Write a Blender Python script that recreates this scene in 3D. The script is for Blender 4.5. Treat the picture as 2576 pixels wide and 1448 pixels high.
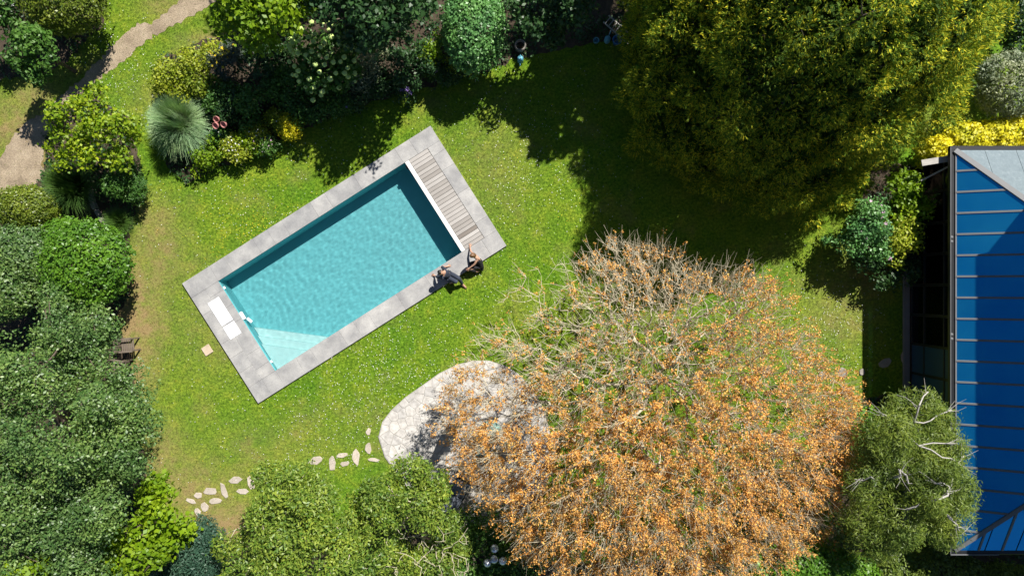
import bpy, bmesh, math, random
import numpy as np
from mathutils import Vector, Matrix

# ---------------------------------------------------------------- camera, sky, sun, exposure
for o in list(bpy.data.objects):
    bpy.data.objects.remove(o)
scene = bpy.context.scene
COL = scene.collection
CAM_H = 24.5          # drone height above the lawn (m)
PX = 70.0             # photo pixels (2576 wide view) per metre on the lawn
cam_d = bpy.data.cameras.new("camera")
cam_d.sensor_width = 36.0
cam_d.lens = 36.0 * CAM_H / (2576.0 / PX)
cam_d.clip_end = 400.0
cam_d.clip_start = 0.5
cam = bpy.data.objects.new("camera", cam_d)
COL.objects.link(cam)
cam.location = (0, 0, CAM_H)
cam.rotation_euler = (0, 0, 0)
scene.camera = cam

SUN_EL = math.radians(46.5)
SUN_AZ = math.atan2(0.53, 0.85)      # clockwise from +Y
sun_dir = Vector((math.sin(SUN_AZ) * math.cos(SUN_EL), math.cos(SUN_AZ) * math.cos(SUN_EL), math.sin(SUN_EL)))
world = bpy.data.worlds.new("World")
scene.world = world
world.use_nodes = True
wn = world.node_tree.nodes
sky = wn.new("ShaderNodeTexSky")
sky.sky_type = 'NISHITA'
sky.sun_disc = False
sky.sun_elevation = SUN_EL
sky.sun_rotation = SUN_AZ
sky.air_density = 0.75
sky.dust_density = 0.2
sky.ozone_density = 2.5
bg = wn["Background"]
world.node_tree.links.new(sky.outputs[0], bg.inputs[0])
bg.inputs[1].default_value = 0.05
sun_l = bpy.data.lights.new("sun", 'SUN')
sun_l.energy = 5.0
sun_l.angle = math.radians(0.53)
sun_l.color = (1.0, 0.955, 0.88)
sun_o = bpy.data.objects.new("sun", sun_l)
COL.objects.link(sun_o)
sun_o.location = (20, 30, 40)
sun_o.rotation_euler = sun_dir.to_track_quat('Z', 'Y').to_euler()
vs = scene.view_settings
vs.view_transform = 'Standard'
vs.look = 'None'
vs.gamma = 1.0
vs.use_curve_mapping = False
vs.exposure = 0.75
cy = scene.cycles
cy.use_denoising = True
cy.max_bounces = 8
cy.diffuse_bounces = 3
cy.glossy_bounces = 3
cy.transmission_bounces = 6
cy.transparent_max_bounces = 12
cy.sample_clamp_indirect = 6.0

rng = np.random.default_rng(11)
random.seed(5)

# ---------------------------------------------------------------- helpers
def P(px, py, z=0.0):
    """photo pixel (2576x1448 view) -> world point at height z"""
    f = (CAM_H - z) / CAM_H
    return np.array([(px - 1288) / PX * f, (724 - py) / PX * f, z])

def tag(o, label=None, cat=None, group=None, kind=None):
    if label: o["label"] = label
    if cat: o["category"] = cat
    if group: o["group"] = group
    if kind: o["kind"] = kind
    return o

def empty(name, loc=(0, 0, 0), rz=0.0):
    o = bpy.data.objects.new(name, None)
    o.empty_display_size = 0.2
    COL.objects.link(o)
    o.location = loc
    o.rotation_euler = (0, 0, rz)
    return o

def link(name, me, mat=None, parent=None):
    o = bpy.data.objects.new(name, me)
    COL.objects.link(o)
    if mat is not None and len(me.materials) == 0:
        me.materials.append(mat)
    if parent is not None:
        o.parent = parent
    return o

def mesh_np(name, V, F, mat=None, smooth=False):
    """V (n,3), F (m,k) all faces the same size"""
    V = np.asarray(V, dtype=np.float32)
    F = np.asarray(F, dtype=np.int32)
    me = bpy.data.meshes.new(name)
    k = F.shape[1]
    me.vertices.add(len(V)); me.vertices.foreach_set("co", V.ravel())
    me.loops.add(F.size); me.loops.foreach_set("vertex_index", F.ravel())
    me.polygons.add(len(F))
    me.polygons.foreach_set("loop_start", np.arange(0, F.size, k, dtype=np.int32))
    if smooth:
        me.polygons.foreach_set("use_smooth", np.ones(len(F), dtype=bool))
    me.update(calc_edges=True)
    if mat is not None:
        me.materials.append(mat)
    return me

def pymesh(name, V, F, mat=None, smooth=False):
    me = bpy.data.meshes.new(name)
    me.from_pydata([tuple(map(float, v)) for v in V], [], F)
    if smooth:
        me.polygons.foreach_set("use_smooth", np.ones(len(me.polygons), dtype=bool))
    me.update()
    if mat is not None:
        me.materials.append(mat)
    return me

def box_mesh(name, sx, sy, sz, mat=None, bevel=0.0):
    """box standing on z=0, centred in x and y"""
    bm = bmesh.new()
    bmesh.ops.create_cube(bm, size=1.0)
    for v in bm.verts:
        v.co = Vector((v.co.x * sx, v.co.y * sy, (v.co.z + 0.5) * sz))
    if bevel > 0:
        bmesh.ops.bevel(bm, geom=list(bm.edges), offset=bevel, segments=1, affect='EDGES')
    me = bpy.data.meshes.new(name)
    bm.to_mesh(me); bm.free()
    if mat is not None:
        me.materials.append(mat)
    return me

def box(name, parent, loc, size, mat, rz=0.0, bevel=0.0, rot=None):
    o = link(name, box_mesh(name, *size, mat=mat, bevel=bevel), None, parent)
    o.location = loc
    o.rotation_euler = rot if rot is not None else (0, 0, rz)
    return o

def prism_mesh(name, pts, z0, z1, mat=None, inset=0.0):
    """vertical prism of a plan polygon; inset chamfers the top edge"""
    pts = np.asarray(pts, dtype=float)
    if np.sum(pts[:, 0] * np.roll(pts[:, 1], -1) - np.roll(pts[:, 0], -1) * pts[:, 1]) < 0:
        pts = pts[::-1]
    n = len(pts)
    c = pts.mean(0)
    V = [(x, y, z0) for x, y in pts]
    if inset > 0:
        V += [(x, y, z1 - inset) for x, y in pts]
        d = pts - c
        l = np.linalg.norm(d, axis=1, keepdims=True)
        q = c + d * np.maximum(0.2, (l - inset * 1.4) / l)
        V += [(x, y, z1) for x, y in q]
        rings = 3
    else:
        V += [(x, y, z1) for x, y in pts]
        rings = 2
    F = []
    for r in range(rings - 1):
        for i in range(n):
            j = (i + 1) % n
            F.append((r * n + i, r * n + j, (r + 1) * n + j, (r + 1) * n + i))
    F.append(tuple(range((rings - 1) * n, rings * n)))
    return pymesh(name, V, F, mat)

def lathe_mesh(name, prof, seg=20, mat=None, smooth=True):
    V, F = [], []
    for r, z in prof:
        for i in range(seg):
            a = 2 * math.pi * i / seg
            V.append((r * math.cos(a), r * math.sin(a), z))
    for k in range(len(prof) - 1):
        for i in range(seg):
            j = (i + 1) % seg
            F.append((k * seg + i, k * seg + j, (k + 1) * seg + j, (k + 1) * seg + i))
    if prof[-1][0] > 1e-4:
        F.append(tuple((len(prof) - 1) * seg + i for i in range(seg)))
    if prof[0][0] > 1e-4:
        F.append(tuple(reversed(range(seg))))
    return pymesh(name, V, F, mat, smooth)

def norm(a):
    return a / np.maximum(np.linalg.norm(a, axis=-1, keepdims=True), 1e-9)

def tubes(P0, P1, R0, R1, k=4):
    """frustum for every segment"""
    P0, P1 = np.asarray(P0), np.asarray(P1)
    d = norm(P1 - P0)
    ref = np.where(np.abs(d[:, 2:3]) < 0.9, np.array([[0, 0, 1.0]]), np.array([[1.0, 0, 0]]))
    a = norm(np.cross(d, ref)); b = np.cross(d, a)
    n = len(P0)
    V = np.zeros((n, 2, k, 3))
    for i in range(k):
        t = 2 * math.pi * i / k
        off = a * math.cos(t) + b * math.sin(t)
        V[:, 0, i] = P0 + off * np.asarray(R0)[:, None]
        V[:, 1, i] = P1 + off * np.asarray(R1)[:, None]
    base = (np.arange(n) * 2 * k)[:, None]
    F = []
    for i in range(k):
        j = (i + 1) % k
        F.append(np.concatenate([base + i, base + j, base + k + j, base + k + i], axis=1))
    F = np.stack(F, 1).reshape(-1, 4)
    return V.reshape(-1, 3), F

def inside(poly, x, y):
    poly = np.asarray(poly)
    r = np.zeros(len(x), dtype=bool)
    j = len(poly) - 1
    for i in range(len(poly)):
        xi, yi = poly[i]; xj, yj = poly[j]
        c = ((yi > y) != (yj > y)) & (x < (xj - xi) * (y - yi) / (yj - yi + 1e-12) + xi)
        r ^= c
        j = i
    return r

def ragged(poly_px, step=0.12, amp=0.06, seed=0):
    """pixel polygon on the ground -> world polygon with an uneven edge"""
    r = np.random.default_rng(seed)
    pts = [P(*p)[:2] for p in poly_px]
    out = []
    for i in range(len(pts)):
        a, b = pts[i], pts[(i + 1) % len(pts)]
        L = np.linalg.norm(b - a); n = max(1, int(L / step))
        nr = np.array([-(b - a)[1], (b - a)[0]]) / max(L, 1e-6)
        for k in range(n):
            out.append(a + (b - a) * k / n + nr * r.normal() * amp)
    return np.array(out)

# ---------------------------------------------------------------- materials
def new_mat(name):
    m = bpy.data.materials.new(name)
    m.use_nodes = True
    nt = m.node_tree
    return m, nt, nt.nodes["Principled BSDF"]

def ramp(nt, fac, stops):
    n = nt.nodes.new("ShaderNodeValToRGB")
    els = n.color_ramp.elements
    while len(els) < len(stops):
        els.new(0.5)
    for e, (p, c) in zip(els, stops):
        e.position = p; e.color = (*c, 1)
    if fac is not None:
        nt.links.new(fac, n.inputs[0])
    return n.outputs[0]

def noise(nt, scale, detail=4.0, rough=0.55, coord=None, vec=None):
    n = nt.nodes.new("ShaderNodeTexNoise")
    n.inputs["Scale"].default_value = scale
    n.inputs["Detail"].default_value = detail
    n.inputs["Roughness"].default_value = rough
    if vec is None:
        g = nt.nodes.new("ShaderNodeNewGeometry"); vec = g.outputs["Position"]
    nt.links.new(vec, n.inputs["Vector"])
    return n.outputs["Fac"]

def mixc(nt, fac, a, b, mode='MIX'):
    n = nt.nodes.new("ShaderNodeMix"); n.data_type = 'RGBA'; n.blend_type = mode
    for s, v in ((n.inputs[0], fac), (n.inputs[6], a), (n.inputs[7], b)):
        if isinstance(v, (int, float)): s.default_value = v
        elif isinstance(v, tuple): s.default_value = (*v, 1)
        else: nt.links.new(v, s)
    return n.outputs[2]

def math_n(nt, op, a, b=0.0, clamp=False):
    n = nt.nodes.new("ShaderNodeMath"); n.operation = op; n.use_clamp = clamp
    for s, v in ((n.inputs[0], a), (n.inputs[1], b)):
        if isinstance(v, (int, float)): s.default_value = v
        else: nt.links.new(v, s)
    return n.outputs[0]

def bump(nt, bsdf, h, strength=0.3, dist=0.02):
    b = nt.nodes.new("ShaderNodeBump")
    b.inputs["Strength"].default_value = strength
    b.inputs["Distance"].default_value = dist
    nt.links.new(h, b.inputs["Height"])
    nt.links.new(b.outputs[0], bsdf.inputs["Normal"])

def plain(name, col, rough=0.5, metal=0.0, var=0.12, scale=6.0, spec=0.5):
    m, nt, b = new_mat(name)
    f = noise(nt, scale, 5.0)
    lo = tuple(c * (1 - var) for c in col); hi = tuple(min(1, c * (1 + var)) for c in col)
    nt.links.new(ramp(nt, f, [(0.3, lo), (0.7, hi)]), b.inputs["Base Color"])
    b.inputs["Roughness"].default_value = rough
    b.inputs["Metallic"].default_value = metal
    b.inputs["Specular IOR Level"].default_value = spec
    return m

def leaf_mat(name, stops, rough=0.5, transl=0.25, spec=0.4, patch=0.25, pscale=0.9):
    m, nt, b = new_mat(name)
    g = nt.nodes.new("ShaderNodeNewGeometry")
    c = ramp(nt, g.outputs["Random Per Island"], stops)
    pn = noise(nt, pscale, 2.0)
    dark = mixc(nt, 1.0, c, (1 - patch, 1 - patch * 0.7, 1 - patch * 0.6), 'MULTIPLY')
    lite = mixc(nt, 1.0, c, (1 + patch, 1 + patch * 0.7, 1.0), 'MULTIPLY')
    pr = ramp(nt, pn, [(0.35, (0, 0, 0)), (0.65, (1, 1, 1))])
    c2 = mixc(nt, pr, dark, lite)
    nt.links.new(c2, b.inputs["Base Color"])
    b.inputs["Roughness"].default_value = rough
    b.inputs["Specular IOR Level"].default_value = spec
    t = nt.nodes.new("ShaderNodeBsdfTranslucent")
    tc = mixc(nt, 1.0, c2, (1.0, 1.05, 0.55), 'MULTIPLY')
    nt.links.new(tc, t.inputs[0])
    mx = nt.nodes.new("ShaderNodeMixShader"); mx.inputs[0].default_value = transl
    nt.links.new(b.outputs[0], mx.inputs[1]); nt.links.new(t.outputs[0], mx.inputs[2])
    nt.links.new(mx.outputs[0], nt.nodes["Material Output"].inputs[0])
    return m

def lawn_colour(nt, is_blade):
    """turf colour from slow drifts of green, moss and drought, the same for soil sheet and blades"""
    big = noise(nt, 0.33, 3.0)
    mid = noise(nt, 1.6, 4.0, 0.65)
    fine = noise(nt, 11.0, 4.0, 0.7)
    base = ramp(nt, mid, [(0.30, (0.055, 0.135, 0.011)), (0.50, (0.112, 0.205, 0.014)), (0.72, (0.240, 0.268, 0.030))])
    base2 = ramp(nt, big, [(0.35, (0.078, 0.185, 0.010)), (0.65, (0.172, 0.238, 0.018))])
    c = mixc(nt, 0.5, base, base2)
    sp = ramp(nt, fine, [(0.34, (0.45, 0.55, 0.5)), (0.5, (1.0, 1.02, 0.95)), (0.66, (1.75, 1.55, 1.7))])
    c = mixc(nt, 1.0, c, sp, 'MULTIPLY')
    at = nt.nodes.new("ShaderNodeAttribute"); at.attribute_name = "dry"
    dn = noise(nt, 2.4, 5.0, 0.7)
    dm = math_n(nt, 'MULTIPLY', math_n(nt, 'SUBTRACT', dn, 0.16), 3.2)
    drift = math_n(nt, 'MULTIPLY', math_n(nt, 'SUBTRACT', noise(nt, 0.55, 4.0, 0.6), 0.52, True), 1.5, True)
    df = math_n(nt, 'MULTIPLY', math_n(nt, 'ADD', at.outputs["Fac"], drift), dm, True)
    dry = mixc(nt, fine, (0.20, 0.14, 0.055), (0.34, 0.255, 0.125))
    c = mixc(nt, df, c, dry)
    if is_blade:
        g = nt.nodes.new("ShaderNodeNewGeometry")
        v = ramp(nt, g.outputs["Random Per Island"], [(0.0, (0.62, 0.70, 0.6)), (0.45, (1.0, 1.0, 0.9)), (0.85, (1.35, 1.22, 1.0)), (1.0, (1.9, 1.6, 1.5))])
        c = mixc(nt, 1.0, c, v, 'MULTIPLY')
    return c

M = {}
m, nt, b = new_mat("lawn_soil")
nt.links.new(lawn_colour(nt, False), b.inputs["Base Color"])
b.inputs["Roughness"].default_value = 0.9
b.inputs["Specular IOR Level"].default_value = 0.1
bump(nt, b, noise(nt, 30.0, 4.0, 0.7), 0.6, 0.04)
M['lawn'] = m
m, nt, b = new_mat("grass_blade")
gc = lawn_colour(nt, True)
nt.links.new(gc, b.inputs["Base Color"])
b.inputs["Roughness"].default_value = 0.55
b.inputs["Specular IOR Level"].default_value = 0.25
tr = nt.nodes.new("ShaderNodeBsdfTranslucent"); nt.links.new(gc, tr.inputs[0])
mx = nt.nodes.new("ShaderNodeMixShader"); mx.inputs[0].default_value = 0.35
nt.links.new(b.outputs[0], mx.inputs[1]); nt.links.new(tr.outputs[0], mx.inputs[2])
nt.links.new(mx.outputs[0], nt.nodes["Material Output"].inputs[0])
M['blade'] = m

m, nt, b = new_mat("dirt_path")
f1 = noise(nt, 2.0, 5.0, 0.6); f2 = noise(nt, 38.0, 3.0, 0.7)
c = ramp(nt, f1, [(0.3, (0.25, 0.195, 0.135)), (0.55, (0.38, 0.305, 0.215)), (0.8, (0.47, 0.39, 0.29))])
c = mixc(nt, 1.0, c, ramp(nt, f2, [(0.3, (0.45, 0.45, 0.45)), (0.7, (1.3, 1.28, 1.25))]), 'MULTIPLY')
nt.links.new(c, b.inputs["Base Color"]); b.inputs["Roughness"].default_value = 0.95
bump(nt, b, f2, 0.8, 0.03)
M['path'] = m
m, nt, b = new_mat("bed_soil")
f1 = noise(nt, 3.0, 5.0, 0.6); f2 = noise(nt, 25.0, 4.0, 0.7)
c = mixc(nt, f2, (0.022, 0.016, 0.010), (0.085, 0.060, 0.038))
c = mixc(nt, ramp(nt, f1, [(0.45, (0, 0, 0)), (0.7, (1, 1, 1))]), c, (0.11, 0.08, 0.05))
nt.links.new(c, b.inputs["Base Color"]); b.inputs["Roughness"].default_value = 0.95
bump(nt, b, f2, 0.9, 0.05)
M['soil'] = m

def stone_mat(name, lo, hi, sc=1.6, rough=0.75, per_obj=0.12):
    m, nt, b = new_mat(name)
    f1 = noise(nt, sc, 6.0, 0.62); f2 = noise(nt, sc * 14, 3.0, 0.6)
    c = ramp(nt, f1, [(0.28, lo), (0.72, hi)])
    c = mixc(nt, 1.0, c, ramp(nt, f2, [(0.3, (0.88,) * 3), (0.7, (1.1,) * 3)]), 'MULTIPLY')
    oi = nt.nodes.new("ShaderNodeObjectInfo")
    c = mixc(nt, 1.0, c, ramp(nt, oi.outputs["Random"], [(0.0, (1 - per_obj,) * 3), (1.0, (1 + per_obj * 0.7, 1 + per_obj * 0.6, 1 + per_obj * 0.4))]), 'MULTIPLY')
    nt.links.new(c, b.inputs["Base Color"]); b.inputs["Roughness"].default_value = rough
    bump(nt, b, f2, 0.25, 0.01)
    return m
M['tile'] = stone_mat("grey_paving", (0.22, 0.22, 0.228), (0.42, 0.415, 0.405), 1.9, 0.7, 0.12)
M['flag'] = stone_mat("pale_flagstone", (0.32, 0.305, 0.29), (0.62, 0.60, 0.575), 6.0, 0.9, 0.14)
M['grout'] = stone_mat("pale_grout", (0.26, 0.245, 0.225), (0.44, 0.42, 0.39), 7.0, 0.95, 0.0)
M['step'] = stone_mat("stepping_stone", (0.36, 0.31, 0.26), (0.52, 0.46, 0.40), 4.0, 0.9, 0.12)
M['beige'] = stone_mat("beige_slab", (0.42, 0.33, 0.24), (0.55, 0.45, 0.34), 5.0, 0.9, 0.0)
M['edging'] = stone_mat("edging_stone", (0.20, 0.18, 0.16), (0.34, 0.31, 0.27), 4.0, 0.9, 0.15)
M['white'] = plain("white_plastic", (0.80, 0.81, 0.83), 0.35, var=0.02)
M['beam'] = plain("white_beam", (0.80, 0.79, 0.76), 0.5, var=0.03)
M['liner'] = plain("turquoise_liner", (0.115, 0.45, 0.49), 0.6, var=0.05, scale=2.0)
M['shallow_tint'] = plain("liner_shallow_tint", (0.40, 0.66, 0.66), 0.6, var=0.04, scale=2.0)  # paler copy of the liner: light through shallower water put into the colour
M['black'] = plain("black_frame", (0.012, 0.013, 0.015), 0.4, var=0.2)
M['grey_alu'] = plain("grey_aluminium", (0.13, 0.134, 0.142), 0.6, 0.0, var=0.06)
M['darkpit'] = plain("joist_wood", (0.10, 0.085, 0.07), 0.9)
m, nt, b = new_mat("weathered_board")
oi = nt.nodes.new("ShaderNodeObjectInfo")
tc = nt.nodes.new("ShaderNodeTexCoord")
mp = nt.nodes.new("ShaderNodeMapping"); mp.inputs["Scale"].default_value = (2.5, 40, 10)
nt.links.new(tc.outputs["Object"], mp.inputs["Vector"])
gr = noise(nt, 1.0, 5.0, 0.6, vec=mp.outputs[0])
c = ramp(nt, oi.outputs["Random"], [(0.0, (0.18, 0.155, 0.135)), (0.12, (0.27, 0.25, 0.23)), (0.6, (0.35, 0.33, 0.31)), (1.0, (0.44, 0.42, 0.40))])
c = mixc(nt, 1.0, c, ramp(nt, gr, [(0.3, (0.84, 0.83, 0.82)), (0.7, (1.08,) * 3)]), 'MULTIPLY')
nt.links.new(c, b.inputs["Base Color"]); b.inputs["Roughness"].default_value = 0.8
M['board'] = m
m, nt, b = new_mat("old_grey_wood")
mp = nt.nodes.new("ShaderNodeMapping"); mp.inputs["Scale"].default_value = (3, 40, 10)
tc = nt.nodes.new("ShaderNodeTexCoord"); nt.links.new(tc.outputs["Object"], mp.inputs["Vector"])
gr = noise(nt, 1.0, 5.0, 0.6, vec=mp.outputs[0])
nt.links.new(ramp(nt, gr, [(0.3, (0.10, 0.075, 0.055)), (0.7, (0.19, 0.155, 0.12))]), b.inputs["Base Color"])
b.inputs["Roughness"].default_value = 0.85
M['oldwood'] = m

m, nt, b = new_mat("pool_water")
b.inputs["Base Color"].default_value = (1, 1, 1, 1)
b.inputs["Transmission Weight"].default_value = 1.0
b.inputs["Roughness"].default_value = 0.0
b.inputs["IOR"].default_value = 1.333
M['water'] = m

m, nt, b = new_mat("blue_roof_glass")
oi = nt.nodes.new("ShaderNodeObjectInfo")
pc_ = ramp(nt, oi.outputs["Random"], [(0.0, (0.82, 0.86, 0.90)), (1.0, (1.0, 1.0, 1.0))])
nt.links.new(mixc(nt, 1.0, ramp(nt, noise(nt, 0.7, 4.0), [(0.3, (0.010, 0.42, 0.92)), (0.7, (0.030, 0.56, 1.0))]), pc_, 'MULTIPLY'), b.inputs["Base Color"])
b.inputs["Roughness"].default_value = 0.10
b.inputs["Metallic"].default_value = 0.86
tp = nt.nodes.new("ShaderNodeBsdfTransparent"); tp.inputs[0].default_value = (0.45, 0.75, 0.95, 1)
mx = nt.nodes.new("ShaderNodeMixShader"); mx.inputs[0].default_value = 0.22
nt.links.new(b.outputs[0], mx.inputs[1]); nt.links.new(tp.outputs[0], mx.inputs[2])
nt.links.new(mx.outputs[0], nt.nodes["Material Output"].inputs[0])
M['blueglass'] = m
m, nt, b = new_mat("zinc_sheet")
nt.links.new(ramp(nt, noise(nt, 9.0, 5.0, 0.7), [(0.3, (0.15, 0.19, 0.215)), (0.6, (0.19, 0.235, 0.26)), (0.75, (0.30, 0.34, 0.37))]), b.inputs["Base Color"])
b.inputs["Roughness"].default_value = 0.85; b.inputs["Metallic"].default_value = 0.0; b.inputs["Specular IOR Level"].default_value = 0.2
M['zinc'] = m
m, nt, b = new_mat("clear_pane")
gl = nt.nodes.new("ShaderNodeBsdfGlossy"); gl.inputs["Roughness"].default_value = 0.02
tp = nt.nodes.new("ShaderNodeBsdfTransparent"); tp.inputs[0].default_value = (0.78, 0.83, 0.85, 1)
fr = nt.nodes.new("ShaderNodeFresnel"); fr.inputs[0].default_value = 1.5
mx = nt.nodes.new("ShaderNodeMixShader")
nt.links.new(fr.outputs[0], mx.inputs[0]); nt.links.new(tp.outputs[0], mx.inputs[1]); nt.links.new(gl.outputs[0], mx.inputs[2])
nt.links.new(mx.outputs[0], nt.nodes["Material Output"].inputs[0])
M['pane'] = m
M['bark'] = plain("bark", (0.11, 0.085, 0.065), 0.9, var=0.35, scale=9.0, spec=0.2)
M['twig'] = plain("grey_twig", (0.50, 0.445, 0.325), 0.85, var=0.3, scale=3.0, spec=0.2)
M['palebark'] = plain("pale_bark", (0.40, 0.38, 0.35), 0.8, var=0.15, scale=8.0, spec=0.2)
M['darkbark'] = plain("dark_bark", (0.06, 0.05, 0.042), 0.9, var=0.3, scale=8.0, spec=0.2)

LM = {}
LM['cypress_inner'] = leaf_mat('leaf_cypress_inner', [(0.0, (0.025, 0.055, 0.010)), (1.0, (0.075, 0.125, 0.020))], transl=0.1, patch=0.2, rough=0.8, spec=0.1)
LM['cypress'] = leaf_mat('leaf_cypress', [(0.0, (0.052, 0.135, 0.016)), (0.42, (0.140, 0.245, 0.022)), (0.72, (0.400, 0.425, 0.028)), (1.0, (0.780, 0.680, 0.040))], transl=0.12, patch=0.25, pscale=0.6, rough=0.7, spec=0.15)
def L(name, c1, c2, **k):
    c3 = tuple((a + b) / 2 for a, b in zip(c1, c2))
    LM[name] = leaf_mat("leaf_" + name, [(0.0, c1), (0.5, c3), (1.0, c2)], **k)
L('bigtree', (0.045, 0.115, 0.020), (0.165, 0.255, 0.070), rough=0.45, spec=0.5, transl=0.18)
L('laurel', (0.060, 0.165, 0.010), (0.140, 0.280, 0.026), rough=0.42)
L('lime', (0.130, 0.250, 0.006), (0.230, 0.340, 0.012), transl=0.35)
L('gold', (0.180, 0.265, 0.012), (0.400, 0.440, 0.040), transl=0.35)
L('acer', (0.130, 0.250, 0.006), (0.350, 0.440, 0.018), transl=0.35)
L('yellow', (0.480, 0.470, 0.012), (0.820, 0.730, 0.025), transl=0.3)
L('topiary', (0.080, 0.220, 0.055), (0.170, 0.360, 0.115), rough=0.4)
L('boxdome', (0.090, 0.150, 0.010), (0.210, 0.260, 0.035), rough=0.4)
L('olive', (0.075, 0.165, 0.018), (0.270, 0.340, 0.050), rough=0.45)
L('dark', (0.020, 0.065, 0.018), (0.050, 0.115, 0.035), rough=0.45)
L('mid', (0.045, 0.130, 0.018), (0.100, 0.210, 0.035))
L('bluegreen', (0.030, 0.085, 0.055), (0.065, 0.135, 0.090))
L('willow', (0.072, 0.125, 0.013), (0.210, 0.275, 0.040), transl=0.25)
LM['orange'] = leaf_mat('leaf_orange', [(0.0, (0.400, 0.165, 0.045)), (0.35, (0.600, 0.280, 0.072)), (0.75, (0.800, 0.440, 0.120)), (1.0, (0.920, 0.590, 0.180))], transl=0.2, rough=0.75, spec=0.15, patch=0.18)
L('variegated', (0.120, 0.170, 0.080), (0.330, 0.370, 0.250))
L('pampas', (0.170, 0.310, 0.130), (0.400, 0.540, 0.320), transl=0.2)
L('reed', (0.040, 0.105, 0.020), (0.100, 0.190, 0.040), transl=0.25)
L('bluegrey', (0.050, 0.080, 0.070), (0.120, 0.160, 0.140))
M['petal_white'] = plain("white_petal", (0.80, 0.80, 0.76), 0.7, var=0.05)
M['petal_yellow'] = plain("yellow_petal", (0.72, 0.55, 0.02), 0.7, var=0.1)
M['petal_violet'] = plain("violet_petal", (0.34, 0.22, 0.62), 0.7, var=0.15)
M['petal_pink'] = plain("pink_petal", (0.62, 0.42, 0.55), 0.7, var=0.1)
M['head_green'] = plain("pale_green_flower_head", (0.50, 0.64, 0.20), 0.8, var=0.15, scale=20)

# ---------------------------------------------------------------- foliage
def blob_arrays(blobs):
    C, R = [], []
    for bl in blobs:
        px, py, z, r = bl[:4]
        zs = bl[4] if len(bl) > 4 else 0.8
        ry = bl[5] if len(bl) > 5 else r
        f = (CAM_H - z) / CAM_H / PX
        C.append(P(px, py, z)); R.append((r * f, ry * f, min(r * f * zs, max(z - 0.03, 0.05) * 1.0)))
    return np.array(C), np.array(R)

def crown_points(blobs, n, inner=0.55, up=-0.4, power=2.5, keep=0.82, lump=0.0):
    C, R = blob_arrays(blobs)
    if lump > 0:
        area = np.sum(R[:, 0] * R[:, 1]) * 2 * math.pi * 0.8
        ns = max(5, int(area / (lump * lump * 1.9)))
        sc, so = crown_points(blobs, ns, inner, up, 1.1, keep)
        sr = lump * rng.uniform(0.45, 1.25, len(sc))
        sc = sc - so * sr[:, None] * 0.5
        k = rng.choice(len(sc), size=n, p=sr ** 2 / np.sum(sr ** 2))
        d = norm(rng.normal(size=(n, 3)) + so[k] * 0.7 + np.array([0, 0, 0.45]))
        p = sc[k] + d * (sr[k] * (1 - 0.45 * rng.random(n) ** 2))[:, None]
        p[:, 2] = np.maximum(p[:, 2], 0.04)
        return p, d
    w = R[:, 0] * R[:, 1]; w = w / w.sum()
    pos, out = [], []
    tot = 0
    for _ in range(8):
        k = rng.choice(len(C), size=n * 2, p=w)
        d = norm(rng.normal(size=(n * 2, 3)))
        d = d[d[:, 2] > up] if up > -1 else d
        k = k[:len(d)]
        s = 1 - (1 - inner) * rng.random(len(d)) ** power
        s = s * (1 + 0.07 * rng.normal(size=len(d)))
        p = C[k] + d * R[k] * s[:, None]
        ok = p[:, 2] > 0.02
        for j in range(len(C)):
            q = np.linalg.norm((p - C[j]) / R[j], axis=1)
            ok &= ~((q < keep * inner / 0.7) & (k != j)) if inner > 0.6 else ~((q < 0.5) & (k != j))
        pos.append(p[ok]); out.append(norm(d[ok] / R[k[ok]]))
        tot += ok.sum()
        if tot >= n: break
    return np.concatenate(pos)[:n], np.concatenate(out)[:n]

def leaf_quads(p, nrm, axis, Ln, Wd, fold=0.12):
    b = norm(np.cross(nrm, axis))
    a = norm(np.cross(b, nrm))
    Ln = Ln[:, None]; Wd = Wd[:, None]
    V = np.stack([p - a * Ln * 0.5, p + b * Wd * 0.5 + nrm * Wd * fold - a * Ln * 0.05, p + a * Ln * 0.5, p - b * Wd * 0.5 + nrm * Wd * fold - a * Ln * 0.05], axis=1)
    n = len(p)
    F = np.arange(n * 4).reshape(n, 4)
    return V.reshape(-1, 3), F

def foliage_mesh(name, pos, out, per, cr, Ln, Wd, mat, upw=0.55, outw=0.7, rnd=0.75, flat=0.7, along=0.0):
    n = len(pos) * per
    c = np.repeat(pos, per, 0); o = np.repeat(out, per, 0)
    off = rng.normal(size=(n, 3)) * cr
    off -= o * (np.sum(off * o, 1, keepdims=True)) * (1 - flat)
    p = c + off
    p[:, 2] = np.maximum(p[:, 2], 0.03)
    nr = norm(o * outw + np.array([0, 0, upw]) + rng.normal(size=(n, 3)) * rnd)
    ax = rng.normal(size=(n, 3)) + o * along
    s = 0.65 + 0.7 * rng.random(n)
    V, F = leaf_quads(p, nr, ax, Ln * s, Wd * s)
    return mesh_np(name, V, F, mat)

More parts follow.
